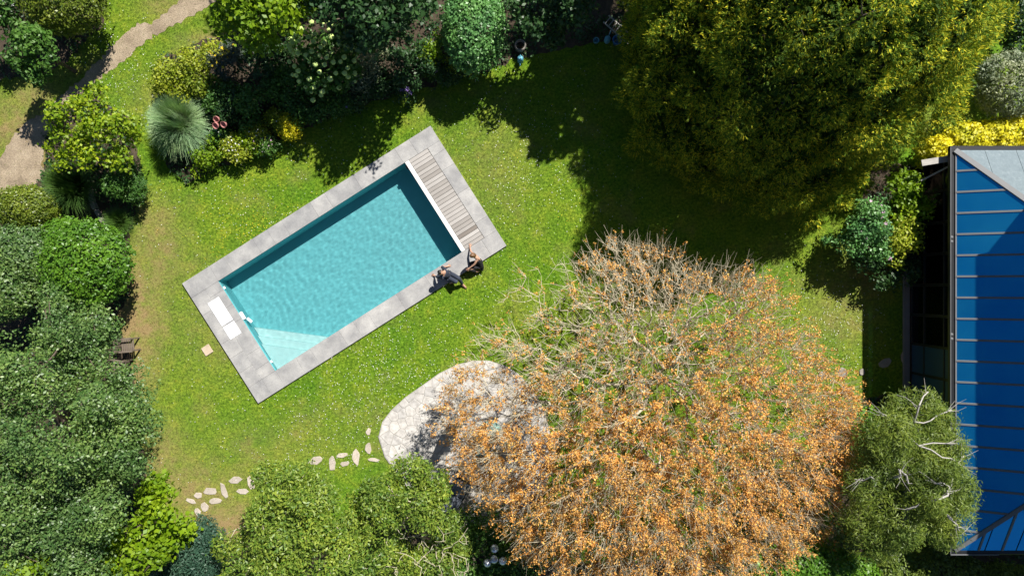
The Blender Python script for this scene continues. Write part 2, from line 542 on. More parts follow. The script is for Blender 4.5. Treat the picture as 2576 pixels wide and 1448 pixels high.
def grow(root, tips, step=0.45, bend=0.10, r_tip=0.008, expo=0.46, w=0.35, rmax=0.4):
    """skeleton from the root to every tip; radii by the number of tips carried"""
    order = np.argsort(np.linalg.norm(tips - root, axis=1))
    cap = len(tips) * 14 + 200
    N = np.zeros((cap, 3)); par = np.full(cap, -1); plen = np.zeros(cap); cnt = np.zeros(cap)
    N[0] = root; n = 1
    # a stem first
    top = root + (tips.mean(0) - root) * 0.45
    ks = max(2, int(np.linalg.norm(top - root) / step))
    for i in range(1, ks + 1):
        t = i / ks
        N[n] = root + (top - root) * t + np.append(rng.normal(size=2) * 0.04, 0); par[n] = n - 1
        plen[n] = plen[n - 1] + np.linalg.norm(N[n] - N[n - 1]); n += 1
    ends = []
    for t_i in order:
        t = tips[t_i]
        d = np.linalg.norm(N[:n] - t, axis=1)
        k = int(np.argmin(d + w * plen[:n]))
        dist = d[k]
        m = int(min(12, max(2, round(dist / step))))
        a = N[k].copy(); prev = k
        bow = np.array([0, 0, 1.0]) * dist * bend * rng.uniform(-0.3, 1.0) + rng.normal(size=3) * dist * bend * 0.6
        for i in range(1, m + 1):
            s = i / m
            if n >= cap: break
            N[n] = a + (t - a) * s + bow * 4 * s * (1 - s) + (rng.normal(size=3) * dist * 0.02 if i < m else 0)
            par[n] = prev; plen[n] = plen[prev] + np.linalg.norm(N[n] - N[prev]); prev = n; n += 1
        ends.append(prev)
    for e in ends:
        cnt[e] += 1
    for i in range(n - 1, 0, -1):
        cnt[par[i]] += cnt[i]
    rad = np.minimum(r_tip * np.maximum(cnt[:n], 1) ** expo, rmax)
    ch = np.arange(1, n)
    r0 = np.minimum(rad[par[ch]], rad[ch] * 1.35)
    return N[:n], par[:n], rad, (N[par[ch]], N[ch], r0, rad[ch])

def trunk_mesh(name, root, tips, mat, k=4, **kw):
    N, par, rad, seg = grow(root, tips, **kw)
    V, F = tubes(*seg, k=k)
    return mesh_np(name, V, F, mat, smooth=True), N, rad

def loosen(blobs, k, seed):
    r_ = np.random.default_rng(seed)
    return [(b_[0], b_[1], max(1.5, b_[2] + r_.uniform(-0.6, 0.5)), b_[3] * k * r_.uniform(0.9, 1.12)) for b_ in blobs]

def plant(name, label, cat, blobs, lm, Ln, Wd, cover=2.3, per=9, cr=0.10, inner=0.6, up=-0.35, stem=True, base=None,
          tips=40, bark='bark', group=None, r_tip=0.012, crown='crown', lump=0.34, power=2.5, **fk):
    C, R = blob_arrays(blobs)
    if base is None:
        b = C.mean(0); base = (b[0], b[1])
    root = empty(name, (base[0], base[1], 0))
    tag(root, label, cat, group)
    area = np.sum(R[:, 0] * R[:, 1]) * 2 * math.pi * 0.8
    n = int(cover * area / (0.5 * Ln * Wd))
    nc = max(6, n // per)
    pos, out = crown_points(blobs, nc, inner, up, power, lump=lump)
    off = np.array([base[0], base[1], 0])
    link(crown, foliage_mesh(crown, pos - off, out, per, cr, Ln, Wd, LM[lm], **fk), None, root)
    if stem:
        ti = rng.choice(len(pos), size=min(tips, len(pos)), replace=False)
        tp = pos[ti] - off
        tp = tp - out[ti] * 0.08
        me, _, _ = trunk_mesh('trunk', np.array([0, 0, 0.0]), tp, M[bark], r_tip=r_tip)
        link('trunk', me, None, root)
    return root, pos, out

def flowers_on(root, pos, n, r, mat, name='blossom', lift=0.06, zmin=0.0):
    """n small open flowers as parts sharing one mesh"""
    me = flower_mesh(name, r, mat)
    up = pos[pos[:, 2] > np.quantile(pos[:, 2], zmin)] if zmin else pos
    idx = rng.choice(len(up), size=min(n, len(up)), replace=False)
    for i in idx:
        o = link(name, me, None, root)
        o.location = Vector(up[i]) - root.location + Vector((0, 0, lift))
        o.rotation_euler = (rng.uniform(-0.5, 0.5), rng.uniform(-0.5, 0.5), rng.uniform(0, 6))
        s = rng.uniform(0.7, 1.25); o.scale = (s, s, s)

_fm = {}
def flower_mesh(name, r, mat):
    key = (name, r, mat.name)
    if key in _fm: return _fm[key]
    V = [(0, 0, 0)]; F = []
    for i in range(5):
        a = 2 * math.pi * i / 5
        k = len(V)
        V += [(r * 0.6 * math.cos(a - 0.5), r * 0.6 * math.sin(a - 0.5), r * 0.25), (r * math.cos(a), r * math.sin(a), r * 0.18), (r * 0.6 * math.cos(a + 0.5), r * 0.6 * math.sin(a + 0.5), r * 0.25)]
        F.append((0, k, k + 1, k + 2))
    me = pymesh(name, V, F, mat); _fm[key] = me
    return me

def grass_clump(name, label, px, py, rpx, mat, n=900, height=1.0, width=0.02, tilt=(0.1, 1.2), droop=0.55, cat='grass', zc=0.5, ell=1.0, group=None):
    f = (CAM_H - zc) / CAM_H
    c = P(px, py, zc); R = rpx / PX * f
    root = empty(name, (c[0], c[1], 0)); tag(root, label, cat, group)
    az = rng.uniform(0, 2 * math.pi, n); tl = tilt[0] + (tilt[1] - tilt[0]) * rng.random(n) ** 0.7
    Ln = R * rng.uniform(0.75, 1.12, n)
    hd = np.stack([np.cos(az), np.sin(az) * ell, np.zeros(n)], 1)
    sd = np.stack([-np.sin(az), np.cos(az), np.zeros(n)], 1)
    K = 6
    base = hd * (rng.random(n) ** 0.5 * R * 0.16)[:, None]
    V = np.zeros((n, K, 2, 3))
    reach = np.sin(tl)
    for i in range(K):
        t = i / (K - 1)
        r = Ln * reach * (t ** 0.9)
        z = height * (np.cos(tl * 0.75) * 1.15 + 0.25) * (t * 1.55 - droop * reach * 1.6 * t * t - 0.25 * t * t)
        wob = 0.02 * np.sin(5 * t + az * 7)
        p = base + hd * r[:, None] + sd * wob[:, None]; p[:, 2] = np.maximum(z, 0.02)
        wdt = width * (1 - t * 0.85) * 0.5
        V[:, i, 0] = p + sd * wdt; V[:, i, 1] = p - sd * wdt
    idx = np.arange(n)[:, None] * (K * 2)
    F = []
    for i in range(K - 1):
        F.append(np.concatenate([idx + 2 * i, idx + 2 * i + 1, idx + 2 * i + 3, idx + 2 * i + 2], 1))
    F = np.stack(F, 1).reshape(-1, 4)
    link('foliage', mesh_np('foliage', V.reshape(-1, 3), F, LM[mat]), None, root)
    return root

# ---------------------------------------------------------------- the lawn, path and beds
POOL_C = np.array([-6.007, 0.836]); POOL_A = math.radians(32.4)
LX0, LX1, LY0, LY1 = -5.27, 5.27, -2.545, 2.545        # outer edge of the pool terrace
WX0, WX1, WY0, WY1 = -4.13, 3.79, -1.88, 1.92          # water
ca, sa = math.cos(POOL_A), math.sin(POOL_A)
def to_pool(x, y):
    dx, dy = x - POOL_C[0], y - POOL_C[1]
    return dx * ca + dy * sa, -dx * sa + dy * ca
def from_pool(lx, ly):
    return POOL_C[0] + lx * ca - ly * sa, POOL_C[1] + lx * sa + ly * ca

PATIO_PX = [(952, 1098), (962, 1060), (985, 1030), (1020, 998), (1060, 970), (1105, 938), (1150, 916), (1190, 906), (1230, 906), (1268, 918),
            (1303, 938), (1340, 978), (1368, 1030), (1385, 1090), (1388, 1150), (1375, 1215), (1345, 1265), (1300, 1305), (1240, 1322), (1175, 1320),
            (1110, 1300), (1050, 1255), (1005, 1200), (968, 1148)]
PATIO = np.array([P(*p)[:2] for p in PATIO_PX])
PATH = ragged([(620, -40), (540, 8), (480, 40), (420, 72), (350, 118), (300, 162), (250, 200), (190, 245), (150, 285), (118, 345), (108, 400), (110, 452), (60, 474), (0, 497), (-80, 530),
               (-80, 410), (0, 395), (22, 362), (60, 312), (108, 288), (150, 245), (190, 212), (230, 172), (268, 130), (298, 100), (330, 70), (345, 56), (372, 62), (400, 45), (430, 18), (470, -10), (520, -60)], 0.10, 0.045, 3)
BED1 = ragged([(400, 150), (520, 100), (640, 70), (760, 40), (900, -30), (1100, -60), (1300, -60), (1650, -60), (1640, 90), (1480, 110), (1300, 150), (1190, 190), (1065, 222), (955, 250), (875, 276),
               (745, 332), (625, 392), (545, 425), (470, 462), (425, 420), (400, 300)], 0.15, 0.05, 4)
BED2 = ragged([(118, 300), (240, 240), (330, 300), (352, 400), (362, 470), (335, 560), (320, 640), (325, 740), (290, 800), (-90, 900), (-90, 520), (60, 478), (112, 440)], 0.15, 0.05, 5)
BED3 = ragged([(-90, 860), (290, 800), (330, 900), (350, 1100), (400, 1300), (500, 1400), (700, 1330), (1000, 1300), (1150, 1330), (1400, 1420), (1900, 1400), (2500, 1380), (2700, 1380), (2700, 1560), (-90, 1560)], 0.2, 0.06, 6)
BED4 = ragged([(2140, 590), (2250, 690), (2300, 700), (2300, 420), (2200, 400)], 0.15, 0.05, 7)
BED5 = ragged([(-90, -60), (270, -60), (262, 60), (200, 120), (130, 180), (60, 190), (-90, 210)], 0.15, 0.05, 8)
BED6 = ragged([(2180, 1000), (2290, 985), (2400, 1180), (2400, 1390), (2080, 1390), (2120, 1150)], 0.15, 0.05, 9)

def dryness(x, y):
    spots = [(330, 800, 75, 150, 0.85), (400, 640, 60, 110, 0.55), (330, 930, 60, 80, 0.8), (470, 1230, 110, 80, 0.6), (560, 1330, 110, 70, 0.85), (400, 1150, 70, 90, 0.55),
             (560, 110, 80, 30, 0.8), (60, 330, 120, 50, 0.7), (420, 20, 60, 30, 0.5), (2190, 680, 60, 60, 0.6), (640, 860, 120, 60, 0.0), (360, 560, 30, 60, 0.5), (2120, 760, 90, 110, 0.35),
             (460, 250, 120, 60, 0.35), (530, 820, 120, 120, 0.25), (700, 1120, 200, 60, 0.2), (150, 420, 90, 60, 0.8), (90, 250, 60, 60, 0.6), (1240, 420, 80, 120, 0.25)]
    d = np.zeros(len(x))
    for px, py, rx, ry, a in spots:
        c = P(px, py)
        q = ((x - c[0]) / (rx / PX)) ** 2 + ((y - c[1]) / (ry / PX)) ** 2
        d = np.maximum(d, a * np.exp(-q * 0.8))
    return d

g = 0.25
xs = np.arange(-21, 21.01, g); ys = np.arange(-13, 13.01, g)
gx, gy = np.meshgrid(xs, ys, indexing='xy')
V = np.stack([gx.ravel(), gy.ravel(), np.zeros(gx.size)], 1)
nx, ny = len(xs), len(ys)
ii, jj = np.meshgrid(np.arange(nx - 1), np.arange(ny - 1), indexing='xy')
i0 = (jj * nx + ii).ravel()
F = np.stack([i0, i0 + 1, i0 + nx + 1, i0 + nx], 1)
lx, ly = to_pool(V[:, 0], V[:, 1])
ins = (lx > LX0 + 0.02) & (lx < LX1 - 0.02) & (ly > LY0 + 0.02) & (ly < LY1 - 0.02)
F = F[~ins[F].all(1)]
big = 160.0
k = len(V)
ox0, ox1, oy0, oy1 = xs[0], xs[-1], ys[0], ys[-1]
V = np.concatenate([V, np.array([(-big, -big, 0), (big, -big, 0), (big, big, 0), (-big, big, 0), (ox0, oy0, 0), (ox1, oy0, 0), (ox1, oy1, 0), (ox0, oy1, 0)], dtype=float)])
F = np.concatenate([F, np.array([(k, k + 1, k + 5, k + 4), (k + 1, k + 2, k + 6, k + 5), (k + 2, k + 3, k + 7, k + 6), (k + 3, k, k + 4, k + 7)])])
me = mesh_np('lawn', V, F, M['lawn'])
at = me.attributes.new('dry', 'FLOAT', 'POINT'); at.data.foreach_set('value', dryness(V[:, 0], V[:, 1]).astype(np.float32))
lawn = link('lawn', me); tag(lawn, kind='structure')

def sheet(name, poly, z, mat):
    from mathutils.geometry import tessellate_polygon
    tri = tessellate_polygon([[Vector((x, y, 0)) for x, y in poly]])
    me = pymesh(name, [(x, y, z) for x, y in poly], [tuple(t) for t in tri], mat)
    if me.polygons[0].normal.z < 0: me.flip_normals()
    o = link(name, me); tag(o, kind='structure')
    return o
sheet('dirt_path', PATH, 0.008, M['path'])
for k_, bed in enumerate((BED1, BED2, BED3, BED4, BED5, BED6)):
    sheet('soil_bed', bed, 0.003 + 0.0007 * k_, M['soil'])

# grass blades over the open turf
def turf_mask(x, y, path_keep=0.16):
    lx, ly = to_pool(x, y)
    ok = ~((lx > LX0 - 0.0) & (lx < LX1 + 0.0) & (ly > LY0 - 0.0) & (ly < LY1 + 0.0))
    ok &= ~inside(PATIO, x, y)
    ok &= ~(inside(PATH, x, y) & (rng.random(len(x)) > path_keep))
    for b_ in (BED1, BED2, BED3, BED4, BED5, BED6):
        ok &= ~inside(b_, x, y)
    ok &= ~((x > 14.25) & (y < 4.3))
    ok &= ~((x > 5.5) & (y > 4.5))
    return ok
NB = 620000
x = rng.uniform(-18.6, 16.2, NB); y = rng.uniform(-10.5, 10.6, NB)
ok = turf_mask(x, y)
d = dryness(x, y)
ok &= rng.random(NB) > d * 0.7
x, y, d = x[ok], y[ok], d[ok]
n = len(x)
az = rng.uniform(0, 2 * math.pi, n); lean = rng.uniform(0.1, 1.1, n)
h = rng.uniform(0.025, 0.060, n)
w_ = rng.uniform(0.007, 0.017, n)
hd = np.stack([np.cos(az), np.sin(az), np.zeros(n)], 1); sd = np.stack([-np.sin(az), np.cos(az), np.zeros(n)], 1)
p = np.stack([x, y, np.full(n, 0.002)], 1)
tip = p + hd * (h * np.sin(lean) * 1.2)[:, None]; tip[:, 2] = 0.004 + h * np.cos(lean)
V = np.stack([p + sd * w_[:, None] * 0.5, p - sd * w_[:, None] * 0.5, tip], 1).reshape(-1, 3)
me = mesh_np('grass', V, np.arange(n * 3).reshape(n, 3), M['blade'])
at = me.attributes.new('dry', 'FLOAT', 'POINT'); at.data.foreach_set('value', np.repeat(d * 0.95, 3).astype(np.float32))
gr = link('grass', me); tag(gr, 'short mown grass blades of the garden lawn', 'grass', kind='stuff')

# daisies and buttercups in the turf
def specks(name, label, n, mat, centres, r=(0.006, 0.015)):
    k = rng.choice(len(centres), n, p=np.array([c[3] for c in centres]) / sum(c[3] for c in centres))
    c = np.array([P(c_[0], c_[1])[:2] for c_ in centres])[k]
    s = np.array([c_[2] for c_ in centres])[k] / PX
    q = c + rng.normal(size=(n, 2)) * s[:, None]
    okk = turf_mask(q[:, 0], q[:, 1], 0.0)
    q = q[okk]; n = len(q)
    rr = rng.uniform(*r, n); z = rng.uniform(0.035, 0.06, n)
    a0 = rng.uniform(0, 6.28, n)
    V = np.stack([np.stack([q[:, 0] + rr * np.cos(a0 + t), q[:, 1] + rr * np.sin(a0 + t), z + rr * 0.3 * math.sin(t * 2)], 1) for t in (0, 1.257, 2.513, 3.77, 5.027)], 1).reshape(-1, 3)
    o = link(name, mesh_np(name, V, np.arange(n * 5).reshape(n, 5), mat)); tag(o, label, 'flower', kind='stuff')
specks('daisy', 'tiny white daisies sprinkled over the lawn', 3400, M['petal_white'],
       [(930, 960, 100, 1.6), (1010, 900, 80, 1.0), (830, 1060, 110, 1.5), (600, 560, 150, 1), (1330, 420, 110, 1.5), (2080, 820, 90, 1.5), (330, 170, 70, 1.0), (1300, 250, 200, 1.0), (700, 500, 160, .8), (560, 1000, 150, .6), (1250, 760, 120, 1), (900, 330, 120, .4)])
specks('buttercup', 'tiny yellow flowers dotted over the lawn', 700, M['petal_yellow'],
       [(610, 600, 70, 2), (650, 580, 40, 1.5), (520, 500, 120, 1), (760, 470, 90, 0.6), (1330, 450, 120, 0.6), (1180, 820, 150, 0.5), (1480, 600, 70, .3), (600, 1150, 150, .5)], (0.007, 0.014))

# ---------------------------------------------------------------- swimming pool
Z_TOP = 0.085
terrace = empty('pool_terrace', (*POOL_C, 0), POOL_A); tag(terrace, kind='structure')
def tile(x0, x1, y0, y1, gap=0.004):
    dz = random.uniform(-0.002, 0.002)
    o = box('paving_tile', terrace, ((x0 + x1) / 2, (y0 + y1) / 2, -0.02), (x1 - x0 - gap, y1 - y0 - gap, Z_TOP + 0.02 + dz), M['tile'], bevel=0.003)
    return o
def cuts(a, b, seq):
    out = [a]; i = 0
    while out[-1] < b - 1e-6:
        nx_ = out[-1] + seq[i % len(seq)]; i += 1
        if b - nx_ < 0.35: nx_ = b
        out.append(nx_)
    return out
# top and bottom rows
c = cuts(LX0, LX1, [1.15, 0.61, 1.22, 0.61, 0.61, 1.22, 0.61, 1.22, 0.61])
for a, b_ in zip(c, c[1:]): tile(a, b_, WY1, LY1)
c = cuts(LX0, LX1, [0.57, 0.58, 0.85, 0.61, 1.22, 0.61, 0.61, 1.22, 1.22, 0.61, 1.22])
for a, b_ in zip(c, c[1:]): tile(a, b_, LY0, WY0)
mid = (LX0 + WX0) / 2
c = cuts(WY0, WY1, [0.61, 0.61, 0.61, 1.22, 0.61])
for a, b_ in zip(c, c[1:]): tile(LX0, mid, a, b_)
c = cuts(WY0, WY1, [0.40, 0.61, 1.22, 0.61, 0.61])
for a, b_ in zip(c, c[1:]): tile(mid, WX0, a, b_)
c = cuts(WY0, WY1, [0.61, 1.22, 1.0, 0.61])
for a, b_ in zip(c, c[1:]): tile(4.75, LX1, a, b_)

pool = empty('swimming_pool', (*POOL_C, 0), POOL_A)
tag(pool, 'rectangular pool with corner steps and pale turquoise lining', 'pool')
DEPTH = 0.85; ZW = -0.03
x0, x1, y0, y1 = WX0, WX1 + 0.10, WY0, WY1
zt = Z_TOP - 0.012
zf = ZW - DEPTH
V = [(x0, y0, zt), (x1, y0, zt), (x1, y1, zt), (x0, y1, zt), (x0, y0, zf), (x1, y0, zf), (x1, y1, zf), (x0, y1, zf)]
F = [(4, 5, 6, 7), (0, 1, 5, 4)[::-1], (1, 2, 6, 5)[::-1], (2, 3, 7, 6)[::-1], (3, 0, 4, 7)[::-1]]
link('basin', pymesh('basin', V, F, M['liner']), None, pool)
for i, (a, b_, dz) in enumerate([(2.15, 1.80, 0.56), (1.72, 1.45, 0.37), (1.30, 1.10, 0.18)]):
    e = 0.001 * (3 - i)
    link('corner_step', prism_mesh('corner_step', [(x0 + 0.002 + e, y0 + 0.002 + e), (x0 + a, y0 + 0.002 + e), (x0 + 0.002 + e, y0 + b_)], zf + 0.003, ZW - dz, M['shallow_tint'], 0.015), None, pool)
box('cover_beam', pool, ((WX1 + 3.94) / 2, (WY0 + WY1) / 2 - 0.0, -0.16), (0.15, WY1 - WY0 - 0.01, 0.16 + Z_TOP + 0.006), M['beam'], bevel=0.006)
# skimmer lids let into the left edge
lidm = M['white']
box('skimmer_lid', pool, (-4.648, 0.674 + 0.285, Z_TOP - 0.01), (0.46, 0.965, 0.026), lidm, bevel=0.004)
box('skimmer_lid', pool, (-4.648, 0.674 - 0.505, Z_TOP - 0.01), (0.46, 0.51, 0.022), lidm, bevel=0.004)
box('skimmer_mouth', pool, (WX0 + 0.05, 0.42, -0.10), (0.10, 0.30, 0.165), lidm, bevel=0.01)
box('water_return', pool, (WX0 + 0.16, 0.16, -0.07), (0.10, 0.22, 0.05), lidm, rz=0.3, bevel=0.01)
for yy in (1.62, -1.52):
    box('water_inlet', pool, (WX0 + 0.03, yy, -0.06), (0.06, 0.10, 0.08), lidm, bevel=0.01)
box('level_sensor', pool, (WX1 - 0.03, WY1 - 0.16, -0.10), (0.08, 0.12, 0.12), M['black'], bevel=0.01)

# water: a rippled sheet
nxw, nyw = 300, 145
wx = np.linspace(WX0 - 0.0, WX1 + 0.06, nxw); wy = np.linspace(WY0, WY1, nyw)
gx, gy = np.meshgrid(wx, wy, indexing='xy')
zz = np.zeros_like(gx)
wr = np.random.default_rng(3)
for i in range(46):
    lam = 0.11 * (0.60 / 0.11) ** wr.random()
    kk = 2 * math.pi / lam; th = wr.normal() * 0.9 + 0.35
    zz += 0.00040 * lam ** 1.0 * np.sin(kk * (gx * math.cos(th) + gy * math.sin(th)) + wr.uniform(0, 6.28))
for (sx_, sy_, amp) in ((WX0 + 0.1, 0.3, 0.00035), (-0.8, -2.3, 0.0003), (1.8, 2.4, 0.0002)):
    rr = np.hypot(gx - sx_, gy - sy_)
    zz += amp * np.sin(2 * math.pi * rr / 0.26) * np.exp(-((rr - 2.0) / 1.3) ** 2)
V = np.stack([gx.ravel(), gy.ravel(), ZW + zz.ravel()], 1)
ii, jj = np.meshgrid(np.arange(nxw - 1), np.arange(nyw - 1), indexing='xy')
i0 = (jj * nxw + ii).ravel()
wat = link('water', mesh_np('water', V, np.stack([i0, i0 + 1, i0 + nxw + 1, i0 + nxw], 1), M['water'], smooth=True))
wat.location = (*POOL_C, 0); wat.rotation_euler = (0, 0, POOL_A)
tag(wat, kind='structure')
sun_l.cycles.is_caustics_light = True
wat.cycles.is_caustics_caster = True
for o in pool.children:
    if o.name.startswith(('basin', 'corner_step')):
        o.cycles.is_caustics_receiver = True

# wooden deck over the cover pit
deck = empty('pool_deck', (*POOL_C, 0), POOL_A)
tag(deck, 'weathered grey board deck beside the white beam at the pool end', 'deck')
pit = box('joist_frame', deck, ((3.945 + 4.745) / 2, (WY0 + WY1) / 2, -0.14), (0.78, WY1 - WY0 - 0.02, 0.19), M['darkpit'])
nb = 27
pitch = (WY1 - WY0 - 0.006) / nb
bme = box_mesh('deck_board', 0.79, pitch - 0.011, 0.028, M['board'], 0.003)
for i in range(nb):
    o = link('deck_board', bme, None, deck)
    o.location = ((3.945 + 4.745) / 2 + random.uniform(-0.002, 0.002), WY0 + 0.003 + pitch * (i + 0.5), Z_TOP - 0.026 + random.uniform(-0.002, 0.002))

# beige slab in the grass
c0 = P(522, 880)
o = box('access_slab', None, (c0[0], c0[1], -0.03), (0.31, 0.33, 0.075), M['beige'], rz=math.radians(33), bevel=0.008)
tag(o, 'small square beige slab lying in the lawn beside the pool', 'slab')

# ---------------------------------------------------------------- round patio of broken flagstones
patio = empty('patio', (*PATIO.mean(0), 0)); tag(patio, kind='structure')
pc = PATIO.mean(0)
link('mortar_bed', prism_mesh('mortar_bed', PATIO - pc, -0.02, 0.030, M['grout']), None, patio)
def clip_poly(poly, nrm, dd):
    out = []
    for i in range(len(poly)):
        a, b_ = poly[i], poly[(i + 1) % len(poly)]
        da, db = a @ nrm - dd, b_ @ nrm - dd
        if da <= 0: out.append(a)
        if da * db < 0: out.append(a + (b_ - a) * da / (da - db))
    return out
pr = np.random.default_rng(8)
seeds = []
while len(seeds) < 265:
    q = pc + pr.uniform(-3.3, 3.3, 2)
    if not inside(PATIO, np.array([q[0]]), np.array([q[1]]))[0]: continue
    if all(np.hypot(*(q - s_)) > 0.19 + 0.10 * pr.random() for s_ in seeds): seeds.append(q)
    elif pr.random() < 0.0006: break
seeds = np.array(seeds)
PAT_IN = pc + (PATIO - pc) * 0.99
ccw = np.sum(PAT_IN[:, 0] * np.roll(PAT_IN[:, 1], -1) - np.roll(PAT_IN[:, 0], -1) * PAT_IN[:, 1])
PAT_IN = PAT_IN if ccw > 0 else PAT_IN[::-1]
for i, s_ in enumerate(seeds):
    poly = [s_ + 0.6 * np.array(q) for q in ((-1, -1), (1, -1), (1, 1), (-1, 1))]
    dists = np.hypot(*(seeds - s_).T)
    for j in np.argsort(dists)[1:14]:
        nrm = seeds[j] - s_; l = np.linalg.norm(nrm); nrm = nrm / l
        poly = clip_poly(poly, nrm, nrm @ ((seeds[j] + s_) / 2) - 0.010)
    for q in range(len(PAT_IN)):
        a, b_ = PAT_IN[q], PAT_IN[(q + 1) % len(PAT_IN)]
        nrm = np.array([(b_ - a)[1], -(b_ - a)[0]]); nrm /= np.linalg.norm(nrm)
        poly = clip_poly(poly, nrm, nrm @ a)
        if len(poly) < 3: break
    if len(poly) < 3: continue
    poly = np.array(poly)
    o = link('flagstone', prism_mesh('flagstone', poly - s_, 0.0, 0.040 + pr.uniform(-0.004, 0.005), M['flag'], 0.006), None, patio)
    o.location = (s_[0] - pc[0], s_[1] - pc[1], 0)

# ---------------------------------------------------------------- stepping stones in the lawn
SS = [(480, 1259, 27, 12, -28, 'westernmost pale stepping stone, a thin wedge by the lime tree'), (499, 1245, 19, 15, 10, 'small pale stepping stone above the first wedge by the lime tree'),
      (497, 1286, 15, 20, 10, 'pale stepping stone lowest at the start of the row'), (515, 1275, 20, 22, -20, 'pale five sided stepping stone between two small ones at the row start'),
      (529, 1235, 29, 18, 0, 'pale half round stepping stone in the upper line left of the long one'), (542, 1259, 30, 13, 5, 'flat oval pale stepping stone in the lower line of the row'),
      (564, 1235, 13, 41, 18, 'long slim pale stepping stone set upright across the row'), (592, 1206, 31, 18, 0, 'pale half round stepping stone standing highest above the slim one'),
      (609, 1235, 32, 15, -3, 'pale trapezoid stepping stone near the olive green tree'), (631, 1214, 14, 40, 22, 'long slanted pale stepping stone just left of the olive green tree'),
      (652, 1195, 16, 16, 0, 'small pale stepping stone half under the olive green tree'), (794, 1158, 36, 18, 22, 'large slanted stepping stone right above the olive green tree'),
      (835, 1165, 16, 38, 8, 'tall pointed stepping stone left of two small flat ones'), (860, 1144, 26, 12, 14, 'small upper stepping stone between the pointed and the oval one'),
      (868, 1166, 24, 12, 10, 'small lower stepping stone between the pointed and the oval one'), (895, 1148, 20, 38, 4, 'large upright oval stepping stone near the patio'),
      (927, 1126, 15, 30, -4, 'triangular stepping stone beside the patio edge'), (939, 1155, 30, 9, -4, 'thin flat stepping stone touching the patio edge'),
      (927, 1085, 12, 18, 0, 'smallest lone stepping stone highest beside the patio')]
for k_, (px, py, w_, h_, ang, lab) in enumerate(SS):
    r_ = np.random.default_rng(40 + k_)
    nn = r_.integers(6, 9)
    t = np.sort(np.linspace(0, 2 * math.pi, nn, endpoint=False) + r_.uniform(-0.3, 0.3, nn))
    rr = r_.uniform(0.85, 1.2, nn)
    pts = np.stack([np.cos(t) * rr * w_ / 2 / PX, np.sin(t) * rr * h_ / 2 / PX], 1) * 1.05
    o = link('stepping_stone', prism_mesh('stepping_stone', pts, -0.02, 0.022 + r_.uniform(-0.004, 0.004), M['step'], 0.008))
    q = P(px, py); o.location = (q[0], q[1], 0.0); o.rotation_euler = (0, 0, math.radians(ang))
    tag(o, lab, 'stepping stone', 'stepping stones to the patio')
for px, py, w_, h_, ang, lab in [(2070, 944, 22, 26, 0, 'flat grey stone in the grass at the orange tree edge'), (2120, 938, 24, 30, 20, 'larger flat grey stone in the grass nearer the conservatory'),
                                 (2168, 935, 14, 18, 0, 'small grey stone at the shadow edge before the conservatory'), (2226, 912, 34, 22, 20, 'flat grey stone in the shade before the conservatory'),
                                 (2278, 900, 26, 40, 0, 'upright flat grey stone against the conservatory foot')]:
    t = np.linspace(0, 2 * math.pi, 9, endpoint=False); rr = rng.uniform(0.85, 1.1, 9)
    o = link('flat_stone', prism_mesh('flat_stone', np.stack([np.cos(t) * rr * w_ / 2 / PX, np.sin(t) * rr * h_ / 2 / PX], 1), -0.02, 0.04, M['edging'], 0.012))
    q = P(px, py); o.location = (q[0], q[1], 0); o.rotation_euler = (0, 0, math.radians(ang))
    tag(o, lab, 'stone', 'flat stones by the conservatory')

# ---------------------------------------------------------------- conservatory and the house behind it
EX, EY0, EY1, EZ, SL, HX = 14.13, -8.36, 4.39, 2.75, 0.45, 16.9
cons = empty('conservatory', (14.3, (EY0 + EY1) / 2, 0))
tag(cons, 'long dark framed conservatory with a blue glass hipped roof', 'conservatory')
CO = np.array(cons.location)
def sub(poly, planes):
    poly = [np.array(q, dtype=float) for q in poly]
    for nrm, dd in planes:
        poly = clip_poly(poly, np.array(nrm, dtype=float), dd)
        if len(poly) < 3: return None
    return poly
def slab_poly(name, poly, zfun, th, mat, parent, dz=0.0):
    V = [(q[0] - CO[0], q[1] - CO[1], zfun(q) + dz) for q in poly] + [(q[0] - CO[0], q[1] - CO[1], zfun(q) + dz - th) for q in poly]
    n = len(poly)
    F = [tuple(range(n)), tuple(reversed(range(n, 2 * n)))] + [(i, n + i, n + (i + 1) % n, (i + 1) % n) for i in range(n)]
    return link(name, pymesh(name, V, F, mat), None, parent)
def bar(name, a, b_, w, h, mat, parent, up=0.0, off=None):
    """rectangular bar between two world points"""
    a, b_ = np.array(a, dtype=float), np.array(b_, dtype=float)
    o_ = CO if off is None else off
    d = b_ - a; l = np.linalg.norm(d)
    me = box_mesh(name, l, w, h, mat, min(w, h) * 0.12)
    o = link(name, me, None, parent)
    x_ = Vector(d).normalized(); zq = Vector((0, 0, 1)) - x_ * x_.z
    if zq.length < 1e-4: zq = Vector((1, 0, 0))
    zq.normalize(); yq = zq.cross(x_)
    mt = Matrix((x_, yq, zq)).transposed().to_4x4()
    mt.translation = Vector((a + b_) / 2 - o_) + zq * up
    o.matrix_local = mt
    return o
roof = empty('roof', (0, 0, 0)); roof.parent = cons
zw = lambda q: EZ + SL * (q[0] - EX)
zn = lambda q: EZ + SL * (EY1 - q[1])
zs = lambda q: EZ + SL * (q[1] - EY0)
hipN = ((1, 1), EX + EY1)         # x+y <= EX+EY1
hipS = ((1, -1), EX - EY0)
nP = 19
ycut = np.linspace(EY0, EY1, nP + 1)
for a, b_ in zip(ycut, ycut[1:]):
    pl = sub([(EX, a + 0.025), (HX, a + 0.025), (HX, b_ - 0.025), (EX, b_ - 0.025)], [hipN, hipS])
    if pl is not None: slab_poly('roof_pane', pl, zw, 0.02, M['blueglass'], roof)
